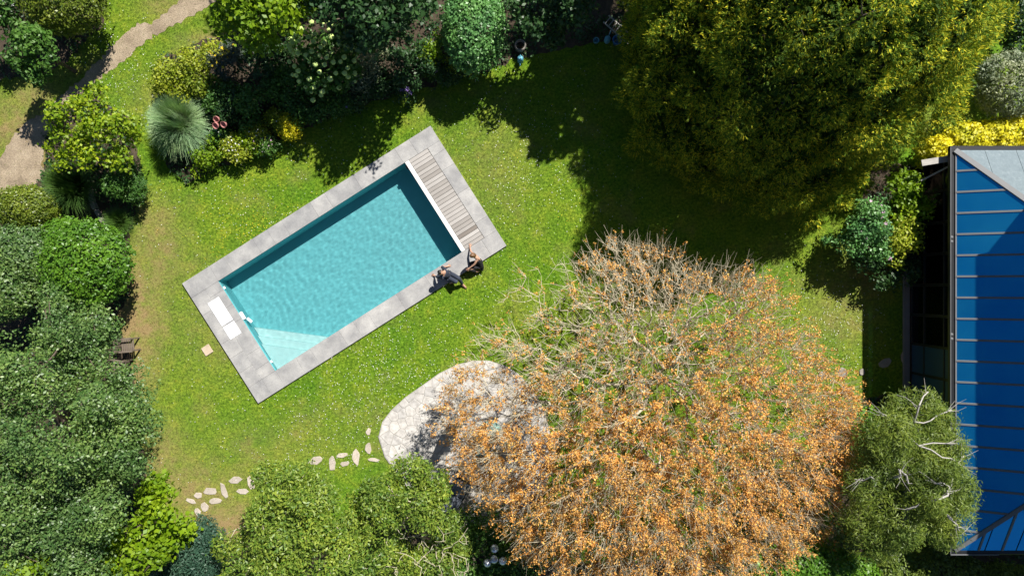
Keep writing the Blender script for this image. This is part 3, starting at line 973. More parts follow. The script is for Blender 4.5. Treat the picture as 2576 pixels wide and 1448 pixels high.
for yc in ycut[1:-1]:
    xe = min(HX, EX + EY1 - yc, EX + yc - EY0)
    bar('glazing_bar', (EX, yc, EZ), (xe, yc, EZ + SL * (xe - EX)), 0.065, 0.05, M['grey_alu'], roof, up=-0.018)
xc = [EX, EX + 0.95, EX + 1.95, HX]
for i, (a, b_) in enumerate(zip(xc, xc[1:])):
    pl = sub([(a + 0.006, EY1 - 3), (b_ - 0.006, EY1 - 3), (b_ - 0.006, EY1), (a + 0.006, EY1)], [((-1, -1), -(EX + EY1) - 0.004), ((0, -1), -(EY1 - 2.8))])
    if pl is not None: slab_poly('zinc_panel', pl, zn, 0.02, M['zinc'], roof, 0.004)
    pl = sub([(a + 0.02, EY0), (b_ - 0.02, EY0), (b_ - 0.02, EY0 + 3), (a + 0.02, EY0 + 3)], [((-1, 1), -(EX - EY0) - 0.004), ((0, 1), EY0 + 2.8)])
    if pl is not None: slab_poly('roof_pane', pl, zs, 0.02, M['blueglass'], roof, 0.002)
for a in (EX + 0.75, EX + 1.5):
    bar('glazing_bar', (a, EY0, EZ), (a, EY0 + (a - EX), EZ + SL * (a - EX)), 0.06, 0.05, M['grey_alu'], roof, up=-0.018)
bar('hip_bar', (EX, EY1, EZ), (HX, EY1 - (HX - EX), EZ + SL * (HX - EX)), 0.17, 0.05, M['grey_alu'], roof, up=-0.012)
bar('hip_bar', (EX, EY0, EZ), (HX, EY0 + (HX - EX), EZ + SL * (HX - EX)), 0.13, 0.05, M['grey_alu'], roof, up=-0.012)
bar('eaves_rail', (EX + 0.02, EY0, EZ), (EX + 0.02, EY1, EZ), 0.05, 0.06, M['grey_alu'], cons, up=-0.03)
bar('gutter', (EX - 0.08, EY0 - 0.08, EZ), (EX - 0.08, EY1 + 0.08, EZ), 0.15, 0.12, M['black'], cons, up=-0.13)
bar('gutter', (EX - 0.15, EY1 + 0.07, EZ), (HX + 0.8, EY1 + 0.07, EZ), 0.15, 0.12, M['black'], cons, up=-0.128)
bar('gutter', (EX - 0.15, EY0 - 0.07, EZ), (HX + 0.8, EY0 - 0.07, EZ), 0.13, 0.12, M['black'], cons, up=-0.128)
bar('gutter_lip', (EX - 0.145, EY0 - 0.1, EZ), (EX - 0.145, EY1 + 0.1, EZ), 0.022, 0.03, M['grey_alu'], cons, up=-0.005)
bar('gutter_lip', (EX - 0.15, EY0 - 0.135, EZ), (EX + 1.4, EY0 - 0.135, EZ), 0.03, 0.03, M['grey_alu'], cons, up=-0.005)
for yy in (1.55, -1.55, -4.4):
    me = lathe_mesh('drain_joint', [(0.0, 0.0), (0.045, 0.0), (0.045, 0.10), (0.0, 0.10)], 10, M['grey_alu'])
    for dy in (-0.07, 0.07):
        o = link('drain_joint', me, None, cons); o.location = (EX - 0.10 - CO[0], yy + dy - CO[1], EZ - 0.09)
# garden wall: posts, rails and panes
WXX = 14.30
ypost = np.linspace(EY0 + 0.12, EY1 - 0.12, 13)
for i, yp in enumerate(ypost):
    bar('post', (WXX, yp, 0.0), (WXX, yp, EZ - 0.08), 0.09, 0.08, M['black'], cons)
for zr, hh in ((0.05, 0.14), (0.85, 0.05), (1.95, 0.06), (EZ - 0.16, 0.10)):
    for a, b_ in zip(ypost, ypost[1:]):
        bar('rail', (WXX, a + 0.045, zr), (WXX, b_ - 0.045, zr), 0.06, hh, M['black'], cons, up=-hh / 2)
M['bluepanel'] = plain("blue_panel", (0.018, 0.050, 0.105), 0.3, var=0.1)
for i, (a, b_) in enumerate(zip(ypost, ypost[1:])):
    for z0_, z1_ in ((0.13, 0.82), (0.885, 1.91), (1.985, EZ - 0.22)):
        solid = i in (4, 5)
        box('infill_panel' if solid else 'pane', cons, (WXX - CO[0], (a + b_) / 2 - CO[1], z0_), (0.012, b_ - a - 0.10, z1_ - z0_), M['bluepanel'] if solid else M['pane'])
for xx, y_ in ((0, EY1 - 0.12), (0, EY0 + 0.12)):
    link('end_wall', prism_mesh('end_wall', [(0.05, -0.03), (HX - WXX, -0.03), (HX - WXX, 0.03), (0.05, 0.03)], 0.0, EZ - 0.05, M['black']), None, cons).location = (0, y_ - CO[1], 0)
M['indoor'] = plain("indoor_tiles", (0.34, 0.30, 0.26), 0.6, var=0.1, scale=3)
M['plinth'] = plain("stone_plinth", (0.16, 0.16, 0.17), 0.8, var=0.1, scale=3)
bar('plinth', (WXX - 0.16, EY0 + 0.05, 0.0), (WXX - 0.16, EY1 - 0.05, 0.0), 0.22, 0.09, M['plinth'], cons)
fl = box('floor_slab', cons, ((HX + WXX) / 2 + 0.02 - CO[0], 0, 0.005), (HX - WXX - 0.06, EY1 - EY0 - 0.4, 0.05), M['indoor'])
# open top-hung vent and its stay at the north end
vent = empty('vent_window', (13.35 - CO[0], 4.05 - CO[1], 0)); vent.parent = cons
bar('vent_board', (13.3, 4.05, 2.35), (14.25, 4.2, 2.45), 0.20, 0.03, M['palebark'], vent, off=np.array([13.35, 4.05, 0]))
bar('vent_stay', (13.55, 3.55, 1.9), (14.2, 3.95, 2.3), 0.05, 0.04, M['palebark'], vent, off=np.array([13.35, 4.05, 0]))
# wicker armchairs and a round table indoors
M['wicker'] = plain("wicker", (0.34, 0.20, 0.075), 0.8, var=0.3, scale=30)
M['cushion'] = plain("cushion", (0.52, 0.38, 0.20), 0.9, var=0.08)
def armchair(px, py, rz, lab):
    q = P(px, py, 0.4)
    r_ = empty('wicker_armchair', (q[0], q[1], 0.055), rz); tag(r_, lab, 'armchair', 'wicker chairs in the conservatory')
    for sx_ in (-1, 1):
        for sy_ in (-1, 1):
            box('leg', r_, (sx_ * 0.26, sy_ * 0.26, 0), (0.05, 0.05, 0.24), M['wicker'])
        box('arm', r_, (0.0, sx_ * 0.31, 0.24), (0.62, 0.09, 0.38), M['wicker'], bevel=0.03)
    box('seat', r_, (0, 0, 0.24), (0.60, 0.53, 0.10), M['wicker'], bevel=0.02)
    box('cushion', r_, (0.02, 0, 0.34), (0.54, 0.50, 0.11), M['cushion'], bevel=0.035)
    box('backrest', r_, (-0.31, 0, 0.26), (0.10, 0.70, 0.58), M['wicker'], bevel=0.04, rot=(0, -0.18, 0))
armchair(2352, 655, 2.6, 'upper wicker armchair behind the conservatory glass')
armchair(2354, 705, 3.6, 'lower wicker armchair behind the conservatory glass')
q = P(2360, 590, 0.7); tb = empty('conservatory_table', (q[0], q[1], 0.055)); tag(tb, 'pale round table behind the conservatory glass above the wicker chairs', 'table')
link('table_top', lathe_mesh('table_top', [(0, 0.70), (0.45, 0.70), (0.46, 0.715), (0.45, 0.73), (0, 0.73)], 24, M['white']), None, tb)
link('pedestal', lathe_mesh('pedestal', [(0.22, 0.0), (0.20, 0.03), (0.04, 0.06), (0.035, 0.69)], 14, M['black']), None, tb)

M['render_wall'] = plain("house_wall", (0.55, 0.52, 0.47), 0.9, var=0.06)
M['roof_tile'] = plain("house_roof", (0.20, 0.10, 0.07), 0.85, var=0.2)
house = empty('house', (HX + 3.5, -2.0, 0)); tag(house, 'tall house that the conservatory leans against', 'house')
box('wall', house, (0.02, 0, 0), (7.0, 12.6, 7.3), M['render_wall'])
V = [(-3.6, -6.5, 7.3), (3.6, -6.5, 7.3), (3.6, 6.5, 7.3), (-3.6, 6.5, 7.3), (0, -3.5, 9.3), (0, 3.5, 9.3)]
link('roof', pymesh('roof', V, [(0, 1, 4), (1, 2, 5, 4), (2, 3, 5), (3, 0, 4, 5), (3, 2, 1, 0)], M['roof_tile']), None, house)
for yy in (-4, -1, 2, 5):
    w_ = box('window', house, (-3.50, yy - 0.5, 4.6), (0.10, 1.0, 1.3), M['white'])
    box('pane', w_, (-0.055, 0, 0.08), (0.02, 0.84, 1.14), M['black'])

# ---------------------------------------------------------------- trees
# big glossy green tree filling the lower left
plant('broadleaf_tree', 'huge glossy dark green broadleaf tree filling the lower left corner', 'tree',
      loosen([(110, 825, 4.6, 120), (170, 760, 3.4, 62), (195, 930, 4.6, 115), (60, 960, 5.6, 150), (160, 1080, 6.2, 175), (300, 1040, 4.4, 95), (40, 1230, 6.0, 160), (215, 1250, 5.6, 130),
       (110, 1370, 5.8, 150), (320, 1170, 4.0, 85), (240, 830, 3.4, 58), (215, 880, 3.8, 85), (290, 1120, 4.6, 90), (335, 965, 3.4, 55), (-40, 1080, 6.4, 150), (200, 1430, 5.0, 110)], 0.86, 1),
      'bigtree', 0.090, 0.050, cover=1.9, per=11, cr=0.10, lump=0.68, inner=0.38, tips=220, base=tuple(P(170, 1020)[:2]), r_tip=0.014, up=-0.2)
plant('lime_tree', 'bright yellow green broadleaf tree between the dark tree and the stepping stones', 'tree',
      [(415, 1285, 3.6, 68), (405, 1345, 3.4, 55), (345, 1385, 3.8, 70), (280, 1425, 3.8, 75), (440, 1330, 3.0, 45), (240, 1400, 4.4, 50), (400, 1240, 3.6, 45), (180, 1440, 4.8, 60), (300, 1380, 4.4, 50), (70, 1450, 5.6, 60), (345, 1330, 4.2, 40)],
      'lime', 0.16, 0.11, cover=1.9, per=9, cr=0.13, inner=0.6, tips=90, base=tuple(P(345, 1290)[:2]))
plant('blue_conifer', 'small blue green conifer below the stepping stones', 'tree',
      [(480, 1400, 2.6, 68), (520, 1350, 2.0, 38), (440, 1430, 2.2, 55), (540, 1410, 1.8, 40), (500, 1335, 1.6, 28)],
      'bluegreen', 0.10, 0.035, cover=2.6, per=14, cr=0.09, inner=0.6, tips=60, rnd=1.0)
plant('olive_tree', 'wide olive green fine leaved tree at the bottom left of the patio', 'tree',
      loosen([(745, 1235, 3.6, 88), (680, 1300, 3.8, 90), (790, 1300, 4.2, 95), (620, 1380, 3.6, 75), (720, 1390, 4.6, 110), (830, 1400, 4.4, 100), (690, 1210, 3.0, 50), (800, 1215, 3.0, 45), (900, 1430, 4.0, 90), (640, 1440, 3.8, 85), (860, 1330, 3.6, 70)], 0.88, 2),
      'olive', 0.115, 0.045, cover=2.0, per=12, cr=0.10, lump=0.42, inner=0.42, tips=150, base=tuple(P(760, 1290)[:2]), bark='twig')
plant('olive_tree', 'olive green fine leaved tree overhanging the lower edge of the patio', 'tree',
      [(1045, 1210, 3.4, 78), (965, 1240, 3.4, 68), (1100, 1225, 3.0, 48), (1040, 1265, 3.6, 75), (960, 1300, 3.6, 65), (1020, 1170, 2.6, 36), (920, 1260, 2.8, 40), (1110, 1300, 2.6, 45), (1000, 1400, 2.4, 70), (1080, 1430, 2.2, 70), (1130, 1370, 2.0, 45)],
      'olive', 0.115, 0.045, cover=2.0, per=12, cr=0.10, lump=0.40, inner=0.42, tips=130, base=tuple(P(1040, 1225)[:2]), bark='twig')
plant('undergrowth_shrub', 'deep green shaggy shrub around the silver globes', 'shrub',
      [(1200, 1410, 0.8, 90, 0.6), (1290, 1380, 0.7, 75, 0.6), (1310, 1440, 0.8, 80, 0.6), (1180, 1340, 0.9, 55, 0.6), (1230, 1300, 0.9, 50, 0.6), (1110, 1430, 1.2, 80, 0.6)],
      'mid', 0.12, 0.06, cover=1.6, per=9, cr=0.13, inner=0.5, tips=60, bark='twig')

# bare dead shrub
def bare_shrub(name, label, base, region, n, zr, mat, r_tip=0.009):
    root = empty(name, (base[0], base[1], 0)); tag(root, label, 'shrub')
    tips = np.array([P(rng.uniform(region[0], region[2]), rng.uniform(region[1], region[3]), rng.uniform(*zr)) for _ in range(n)]) - np.array([base[0], base[1], 0])
    me, _, _ = trunk_mesh('branches', np.zeros(3), tips, M[mat], r_tip=r_tip, step=0.3, bend=0.06, expo=0.28, rmax=0.04)
    link('branch_tangle', me, None, root)
bare_shrub('bare_shrub', 'leafless pale grey twiggy shrub left of the silver globes', tuple(P(1060, 1340)[:2]), (960, 1310, 1180, 1470), 260, (1.6, 3.7), 'twig', 0.0065)

# orange tree: wide open crown of thin grey twigs with russet tufts
OUT = np.array([(1475, 650), (1520, 592), (1600, 605), (1675, 615), (1760, 685), (1860, 662), (1950, 705), (1990, 800), (2075, 880), (2145, 1000), (2150, 1110), (2130, 1210), (2080, 1300), (2035, 1385), (1930, 1430),
                (1780, 1470), (1550, 1480), (1420, 1450), (1310, 1380), (1245, 1290), (1160, 1190), (1115, 1060), (1130, 970), (1180, 870), (1250, 800), (1290, 700), (1390, 660)], dtype=float)
OB = P(1590, 930); OB[2] = 0
ot = empty('orange_tree', tuple(OB)); tag(ot, 'wide open tree with grey twigs and russet orange tufts over the patio', 'tree')
def crown_z(px, py):
    cx_, cy_ = 1640.0, 1060.0
    r = np.hypot((px - cx_) / 540.0, (py - cy_) / 470.0)
    return 1.6 + 4.6 * np.sqrt(np.clip(1 - r * r, 0.0, 1))
def in_out(n):
    q = rng.uniform((1100, 585), (2160, 1490), (n, 2))
    return q[inside(OUT, q[:, 0], q[:, 1])]
q = np.concatenate([in_out(5200), rng.normal((1610, 720), (95, 70), (420, 2)), rng.normal((1860, 730), (70, 45), (220, 2))])
q = q[inside(OUT, q[:, 0], q[:, 1])]
thin_w = 1 - 0.80 * np.exp(-(((q[:, 0] - 1330) / 150) ** 2 + ((q[:, 1] - 760) / 130) ** 2)) - 0.45 * np.exp(-(((q[:, 0] - 2000) / 110) ** 2 + ((q[:, 1] - 830) / 90) ** 2)) - 0.35 * np.exp(-(((q[:, 0] - 1240) / 90) ** 2 + ((q[:, 1] - 1000) / 110) ** 2))
q = q[rng.random(len(q)) < thin_w]
zc = crown_z(q[:, 0], q[:, 1])
zz = zc * (1 - 0.55 * rng.random(len(q)) ** 1.3) + rng.normal(size=len(q)) * 0.15
ZT = np.clip(zz, 0.6, 7)
f = (CAM_H - ZT) / CAM_H
tips = np.stack([(q[:, 0] - 1288) / PX * f, (724 - q[:, 1]) / PX * f, ZT], 1) - OB
me, N, rad = trunk_mesh('trunk', np.zeros(3), tips, M['twig'], k=3, r_tip=0.0075, step=0.38, bend=0.16, expo=0.31, w=0.28, rmax=0.13)
link('trunk', me, None, ot)
# extra hair-fine side twigs
thin = np.where(rad < 0.02)[0]
a = N[rng.choice(thin, 20000)]
dirs = norm(rng.normal(size=(20000, 3)) * 0.55 + norm(a) * 0.9 + np.array([0, 0, 0.15]))
ln = rng.uniform(0.2, 0.75, 20000)[:, None]
up_l = ((a + OB)[:, 1] > -1.0) & (rng.random(20000) < 0.55)
a, dirs, ln = a[~up_l], dirs[~up_l], ln[~up_l]
b_ = a + dirs * ln
Vt, Ft = tubes(a, b_, np.full(len(a), 0.0062), np.full(len(a), 0.003), k=3)
link('twigs', mesh_np('twigs', Vt, Ft, M['twig']), None, ot).name = 'side_twig_mass'
# tufts: dense to the south and east, sparse round the north
cand = np.concatenate([b_, N[rng.choice(thin, 26000)], a + dirs * ln * 0.5])
wpos = cand + OB
appx = wpos[:, 0] * CAM_H / (CAM_H - wpos[:, 2]) * PX + 1288
appy = 724 - wpos[:, 1] * CAM_H / (CAM_H - wpos[:, 2]) * PX
dens = np.clip((appy - 720) / 450, 0.13, 1.0)
dens = np.maximum(dens, np.clip((appx - 1800) / 300, 0, 1) * 0.85)
hole = np.exp(-(((appx - 1570) / 170) ** 2 + ((appy - 900) / 130) ** 2))
dens *= 1 - 0.75 * hole
dens *= 1 - 0.5 * np.exp(-(((appx - 1290) / 90) ** 2 + ((appy - 1000) / 90) ** 2))
pn = np.sin(appx / 37.0 + 2.1 * np.sin(appy / 53.0)) * np.sin(appy / 41.0 + 1.7 * np.sin(appx / 61.0))
cl = np.sin(cand[:, 0] * 7.3 + 2 * np.sin(cand[:, 1] * 3.1)) + np.sin(cand[:, 1] * 8.1 + 2 * np.sin(cand[:, 2] * 4.3)) + np.sin(cand[:, 2] * 9.0 + 2 * np.sin(cand[:, 0] * 3.7))
dens *= (0.8 + 0.35 * pn) * np.clip(0.75 + 0.75 * cl, 0.05, 2.2)
sel = rng.random(len(cand)) < dens * 0.72
tp = cand[sel]; tp = tp[tp[:, 2] > 0.8]
per = 8
n = len(tp) * per
c = np.repeat(tp, per, 0) + rng.normal(size=(n, 3)) * 0.04
nr = norm(rng.normal(size=(n, 3)) * 0.8 + np.array([0, 0, 0.7]))
Vt, Ft = leaf_quads(c, nr, rng.normal(size=(n, 3)), rng.uniform(0.042, 0.080, n), rng.uniform(0.026, 0.048, n))
link('crown', mesh_np('crown', Vt, Ft, LM['orange']), None, ot)
print('orange tufts', len(tp))

# willow like tree with pale crooked limbs in front of the conservatory
WB = P(2230, 1130)
wt, wp, wo = plant('willow_tree', 'olive green feathery tree with pale crooked limbs against the conservatory', 'tree',
      loosen([(2270, 1040, 4.2, 88), (2215, 1100, 4.0, 85), (2355, 1060, 3.8, 45), (2370, 1130, 4.0, 75), (2430, 1110, 3.6, 35), (2190, 1220, 4.2, 95), (2320, 1210, 4.6, 115), (2260, 1310, 4.0, 85), (2380, 1310, 3.8, 55), (2160, 1320, 3.4, 75), (2100, 1345, 2.6, 45), (2400, 1230, 4.0, 50), (2240, 1000, 3.4, 45)], 0.90, 3),
      'willow', 0.125, 0.022, cover=1.9, per=16, cr=0.11, lump=0.60, inner=0.35, stem=False, base=tuple(WB[:2]), rnd=0.6, along=1.2)
limbs = [[(2235, 1135, 0), (2262, 1130, 2.6), (2275, 1095, 4.0), (2300, 1060, 4.75), (2312, 1020, 5.0), (2335, 985, 4.7)], [(2275, 1095, 4.0), (2250, 1060, 4.6), (2205, 1035, 4.6)], [(2300, 1060, 4.75), (2340, 1058, 4.7), (2395, 1030, 4.3)],
         [(2275, 1095, 4.0), (2310, 1120, 4.9), (2385, 1115, 4.7), (2425, 1128, 4.1)], [(2235, 1135, 0), (2230, 1210, 3.6), (2265, 1195, 5.0), (2262, 1180, 5.1), (2285, 1215, 4.8)], [(2230, 1210, 3.6), (2190, 1198, 4.9), (2150, 1205, 4.6)],
         [(2235, 1135, 0), (2330, 1240, 3.8), (2345, 1260, 5.0), (2385, 1245, 5.1), (2390, 1225, 5.0), (2350, 1215, 5.0)], [(2330, 1240, 3.8), (2310, 1270, 5.0), (2285, 1280, 4.8)], [(2330, 1240, 3.8), (2385, 1300, 4.6), (2410, 1330, 4.2), (2425, 1345, 3.9)],
         [(2395, 1305, 4.8), (2380, 1290, 4.9)], [(2235, 1135, 0), (2180, 1280, 2.8), (2165, 1345, 3.9), (2210, 1350, 4.0), (2220, 1385, 3.7)], [(2310, 1120, 4.9), (2370, 1150, 4.9), (2410, 1165, 4.7), (2425, 1145, 4.5)]]
A, B_, R0, R1 = [], [], [], []
for lb in limbs:
    pts = np.array([P(*q_) for q_ in lb]) - np.array([WB[0], WB[1], 0])
    r = 0.050 if lb[0][2] == 0 else 0.026
    for i in range(len(pts) - 1):
        s_ = r * (1 - 0.75 * i / len(pts)); e_ = r * (1 - 0.75 * (i + 1) / len(pts))
        m_ = (pts[i] + pts[i + 1]) / 2 + rng.normal(size=3) * 0.05
        A += [pts[i], m_]; B_ += [m_, pts[i + 1]]; R0 += [s_, (s_ + e_) / 2]; R1 += [(s_ + e_) / 2, e_]
        if i > 0:
            for _ in range(3):
                dl = norm(pts[i + 1] - pts[i]); a_ = pts[i + 1] - dl * rng.uniform(0, 0.3); d_ = norm(rng.normal(size=3) * 0.55 + dl)
                b2_ = a_ + d_ * rng.uniform(0.2, 0.5); A += [a_, b2_]; B_ += [b2_, b2_ + norm(d_ + rng.normal(size=3) * 0.4) * 0.25]; R0 += [0.008, 0.005]; R1 += [0.005, 0.003]
Vt, Ft = tubes(np.array(A), np.array(B_), np.array(R0), np.array(R1), k=5)
link('trunk', mesh_np('trunk', Vt, Ft, M['palebark'], smooth=True), None, wt)

# golden cypress: a big dome of drooping feathery sprays
CC = np.array([8.9, 7.95, 0.0])
cyp = empty('golden_cypress', tuple(CC)); tag(cyp, 'massive golden feathery cypress towering at the upper right', 'tree')
CONES = [(0.0, 0.0, 10.4, 5.5), (2.7, -0.2, 8.4, 3.7), (-2.4, 0.9, 6.6, 3.0), (0.6, -2.3, 6.2, 3.0)]
def cone_r(z, hh, rb):
    t = np.clip((z - 0.3) / (hh - 0.3), 0, 1)
    return rb * (1 - t) ** 0.68 * (1 - 0.15 * np.exp(-((z - 0.3) / 0.7) ** 2))
def dome(n):
    P_, N_ = [], []
    for ci, (ox_, oy_, hh, rb) in enumerate(CONES):
        m_ = int(n * rb * hh / 52.0)
        az = rng.uniform(0, 2 * math.pi, m_)
        z = 0.4 + (hh - 0.5) * (1 - np.sqrt(1 - rng.random(m_) * 0.985))
        lump = 1 + 0.08 * np.sin(az * 5 + 1.3 * z + ci) + 0.06 * np.sin(az * 11 - 2.1 * z) + 0.03 * rng.normal(size=m_)
        r = cone_r(z, hh, rb) * lump
        p = np.stack([ox_ + r * np.cos(az), oy_ + r * np.sin(az), z], 1)
        nr_ = norm(np.stack([np.cos(az), np.sin(az), np.full(m_, rb / hh)], 1))
        ok_ = np.ones(m_, dtype=bool)
        for cj, (ax_, ay_, h2, r2_) in enumerate(CONES):
            if cj != ci:
                ok_ &= ~(np.hypot(p[:, 0] - ax_, p[:, 1] - ay_) < cone_r(np.minimum(p[:, 2], h2), h2, r2_) * 0.9 * (p[:, 2] < h2))
        P_.append(p[ok_]); N_.append(nr_[ok_])
    return np.concatenate(P_), np.concatenate(N_)
npf = 6000
pp, pn_ = dome(npf)
keepi = []
for i in rng.permutation(len(pp)):
    if len(keepi) == 0 or np.min(np.linalg.norm(pp[keepi] - pp[i], axis=1)) > 0.68:
        keepi.append(i)
pp, pn_ = pp[keepi], pn_[keepi]
print('puffs', len(pp))
view = (pp + CC)
keepm = (view[:, 0] < 15.5)
pp, pn_ = pp[keepm], pn_[keepm]
depth = 0.15 + 0.45 * rng.random(len(pp))
pp = pp - pn_ * depth[:, None]
SPR, BL = 140, 5
c = np.repeat(pp, SPR, 0); nn_ = np.repeat(pn_, SPR, 0)
prad = np.repeat(rng.uniform(0.32, 0.60, len(pp)), SPR)[:, None]
offs = norm(rng.normal(size=c.shape) + nn_ * 0.75 + np.array([0, 0, 0.25])) * prad * (1 - 0.55 * rng.random((len(c), 1)) ** 2)
c = c + offs
sd_ = norm(nn_ * 0.35 + norm(offs) * 1.0 + np.array([0, 0, 0.05]) + rng.normal(size=c.shape) * 0.25)   # spray direction
ref = norm(np.cross(sd_, norm(rng.normal(size=c.shape))))
c2 = np.repeat(c, BL, 0); d2 = np.repeat(sd_, BL, 0); r2 = np.repeat(ref, BL, 0)
ang = np.tile(np.linspace(-0.75, 0.75, BL), len(c)) + rng.normal(size=len(c2)) * 0.12
bd = norm(d2 * np.cos(ang)[:, None] + r2 * np.sin(ang)[:, None] + np.array([0, 0, -0.12]))
Ln_ = rng.uniform(0.075, 0.165, len(c2))
nrm_ = norm(np.cross(d2, r2) + rng.normal(size=c2.shape) * 0.35)
base_ = c2 + d2 * rng.uniform(0, 0.12, len(c2))[:, None]
Vt, Ft = leaf_quads(base_ + bd * (Ln_ * 0.5)[:, None], nrm_, bd, Ln_, rng.uniform(0.016, 0.028, len(c2)))
link('crown', mesh_np('crown', Vt, Ft, LM['cypress']), None, cyp)
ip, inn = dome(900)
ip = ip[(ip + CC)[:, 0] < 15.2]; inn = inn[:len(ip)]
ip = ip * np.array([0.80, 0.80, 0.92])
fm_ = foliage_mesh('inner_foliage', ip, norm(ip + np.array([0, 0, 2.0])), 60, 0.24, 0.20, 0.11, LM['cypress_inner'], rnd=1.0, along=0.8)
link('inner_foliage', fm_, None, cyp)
ti = rng.choice(len(pp), 260, replace=False)
me, _, _ = trunk_mesh('trunk', np.zeros(3), pp[ti] * np.array([0.93, 0.93, 0.97]), M['darkbark'], r_tip=0.016, step=0.7)
link('trunk', me, None, cyp)
print('cypress blades', len(c2))

# trees over the top edge
plant('maple_tree', 'light green large leaved tree at the top edge left of the dark tree', 'tree',
      [(640, 40, 3.4, 75), (705, 30, 3.6, 65), (600, 10, 3.2, 60), (660, 95, 2.8, 45), (720, 90, 2.6, 32), (580, 60, 2.6, 35), (650, -40, 3.6, 80), (740, 10, 3.2, 40)],
      'lime', 0.155, 0.115, cover=1.8, per=7, cr=0.15, inner=0.55, tips=80, base=tuple(P(665, 70)[:2]))
plant('shade_tree', 'dark broadleaf tree at the top edge whose shadow falls on the lawn', 'tree',
      [(930, 20, 4.0, 90), (1010, 20, 4.0, 75), (860, 10, 3.8, 70), (960, 80, 3.0, 60), (1050, 10, 3.2, 42), (900, 70, 3.0, 50), (950, -50, 3.0, 95), (860, -60, 3.8, 80), (780, -50, 3.8, 70)],
      'dark', 0.16, 0.10, cover=1.9, per=9, cr=0.14, inner=0.55, tips=120, base=tuple(P(980, 90)[:2]))
plant('ivy_tree', 'shaded dark green small tree right of the clipped egg shaped bush', 'tree',
      [(1340, 20, 2.6, 65), (1400, 15, 2.6, 55), (1330, 75, 2.0, 40), (1385, 75, 2.0, 40), (1450, -10, 3.0, 60)],
      'dark', 0.13, 0.08, cover=2.0, per=9, cr=0.11, inner=0.6, tips=70)
for px, py, z, r, lab in [(1655, -110, 6.5, 150, 'tall tree above the picture shading the upper lawn'), (1620, -300, 7.0, 125, 'tall tree above the picture shading the ivy covered tree'), (1150, -420, 6.5, 170, 'tall tree above the picture shading the dark bed'),
                          (60, -330, 6.5, 150, 'tall tree above the picture shading the top left corner'), (-150, -20, 5.5, 130, 'tree left of the picture shading the dirt path'), (860, -330, 6.0, 150, 'tall tree above the picture shading the flower bed')]:
    # positions given on the ground
    g_ = P(px, py); s_ = (CAM_H) / (CAM_H - z)
    ax, ay = 1288 + (px - 1288) * s_, 724 + (py - 724) * s_
    plant('tall_tree', lab, 'tree', [(ax, ay, z, r * s_ / 1.3, 0.9), (ax + r * 0.5, ay + r * 0.3, z - 1.2, r * 0.8), (ax - r * 0.5, ay - r * 0.2, z - 1.0, r * 0.8)],
          'dark', 0.28, 0.20, cover=4.5, per=8, cr=0.2, lump=0.5, inner=0.4, tips=50, base=tuple(g_[:2]), group='trees beyond the frame')

# ---------------------------------------------------------------- clipped shrubs and hedges
def clipped(name, label, blobs, lm, Ln, Wd, cover=4.6, cat='shrub', **k):
    kw = dict(per=5, cr=0.045, inner=0.78, power=1.2, tips=24, up=-0.2, upw=0.5, outw=0.9, rnd=0.6, flat=0.6, crown='foliage', lump=0.0); kw.update(k)
    return plant(name, label, cat, blobs, lm, Ln, Wd, cover=cover, **kw)
clipped('clipped_dome', 'large clipped yellow green dome bush at the top left', [(168, 8, 1.5, 98, 1.0, 82)], 'boxdome', 0.085, 0.05)
clipped('clipped_dome', 'clipped yellow green dome bush by the path at the left edge', [(68, 526, 0.95, 76, 0.9, 56)], 'boxdome', 0.07, 0.04)
clipped('clipped_egg', 'clipped egg shaped emerald bush at the top centre', [(1192, 70, 1.42, 78, 1.0, 112)], 'topiary', 0.095, 0.06, cover=5.5)
clipped('laurel_hedge', 'broad clipped bright green laurel mound left of the lawn', [(225, 664, 1.55, 104, 0.9, 106), (160, 600, 1.0, 50)], 'laurel', 0.10, 0.055, cover=3.6, cr=0.06, inner=0.84)
clipped('laurel_hedge', 'darker laurel mound at the left edge behind the bright one', [(50, 650, 1.3, 85), (10, 730, 1.5, 75), (105, 605, 0.9, 40)], 'bigtree', 0.10, 0.055, cover=3.2, cr=0.07, inner=0.8)
clipped('golden_hedge', 'low brilliant yellow hedge above the conservatory roof', [(2360, 380, 0.8, 55, 0.8, 35), (2430, 355, 0.9, 65, 0.7, 45), (2500, 345, 0.9, 65, 0.7, 45), (2570, 330, 0.9, 65, 0.7, 50), (2350, 420, 0.6, 35)], 'yellow', 0.11, 0.075, cover=3.4, inner=0.8, cr=0.07)
clipped('silver_shrub', 'silvery green variegated shrub at the right edge above the yellow hedge', [(2535, 215, 1.3, 82, 0.9, 80)], 'variegated', 0.09, 0.045, cover=3.6, cr=0.06, inner=0.85)
clipped('bottom_hedge', 'bright green hedge along the bottom edge right of the orange tree', [(1900, 1445, 2.3, 60, 0.8), (1960, 1430, 2.4, 60), (2030, 1425, 2.4, 55), (2100, 1440, 2.3, 60), (1840, 1450, 2.2, 55), (2160, 1455, 2.2, 50), (1780, 1470, 2.2, 60)], 'laurel', 0.12, 0.065, cover=3.0, inner=0.75, cr=0.09)
clipped('low_hedge', 'dull olive hedge at the bottom right below the conservatory', [(2250, 1440, 1.0, 60), (2330, 1430, 1.0, 60), (2410, 1450, 0.9, 60), (2500, 1470, 0.9, 60), (2560, 1480, 0.9, 60)], 'willow', 0.10, 0.05, cover=2.2, inner=0.75, cr=0.09)
clipped('bright_shrub', 'bright green shrub at the foot of the willow like tree', [(2165, 1065, 0.9, 45), (2130, 1130, 0.8, 45), (2120, 1060, 0.7, 35)], 'laurel', 0.12, 0.065, cover=2.0, inner=0.7, cr=0.09)

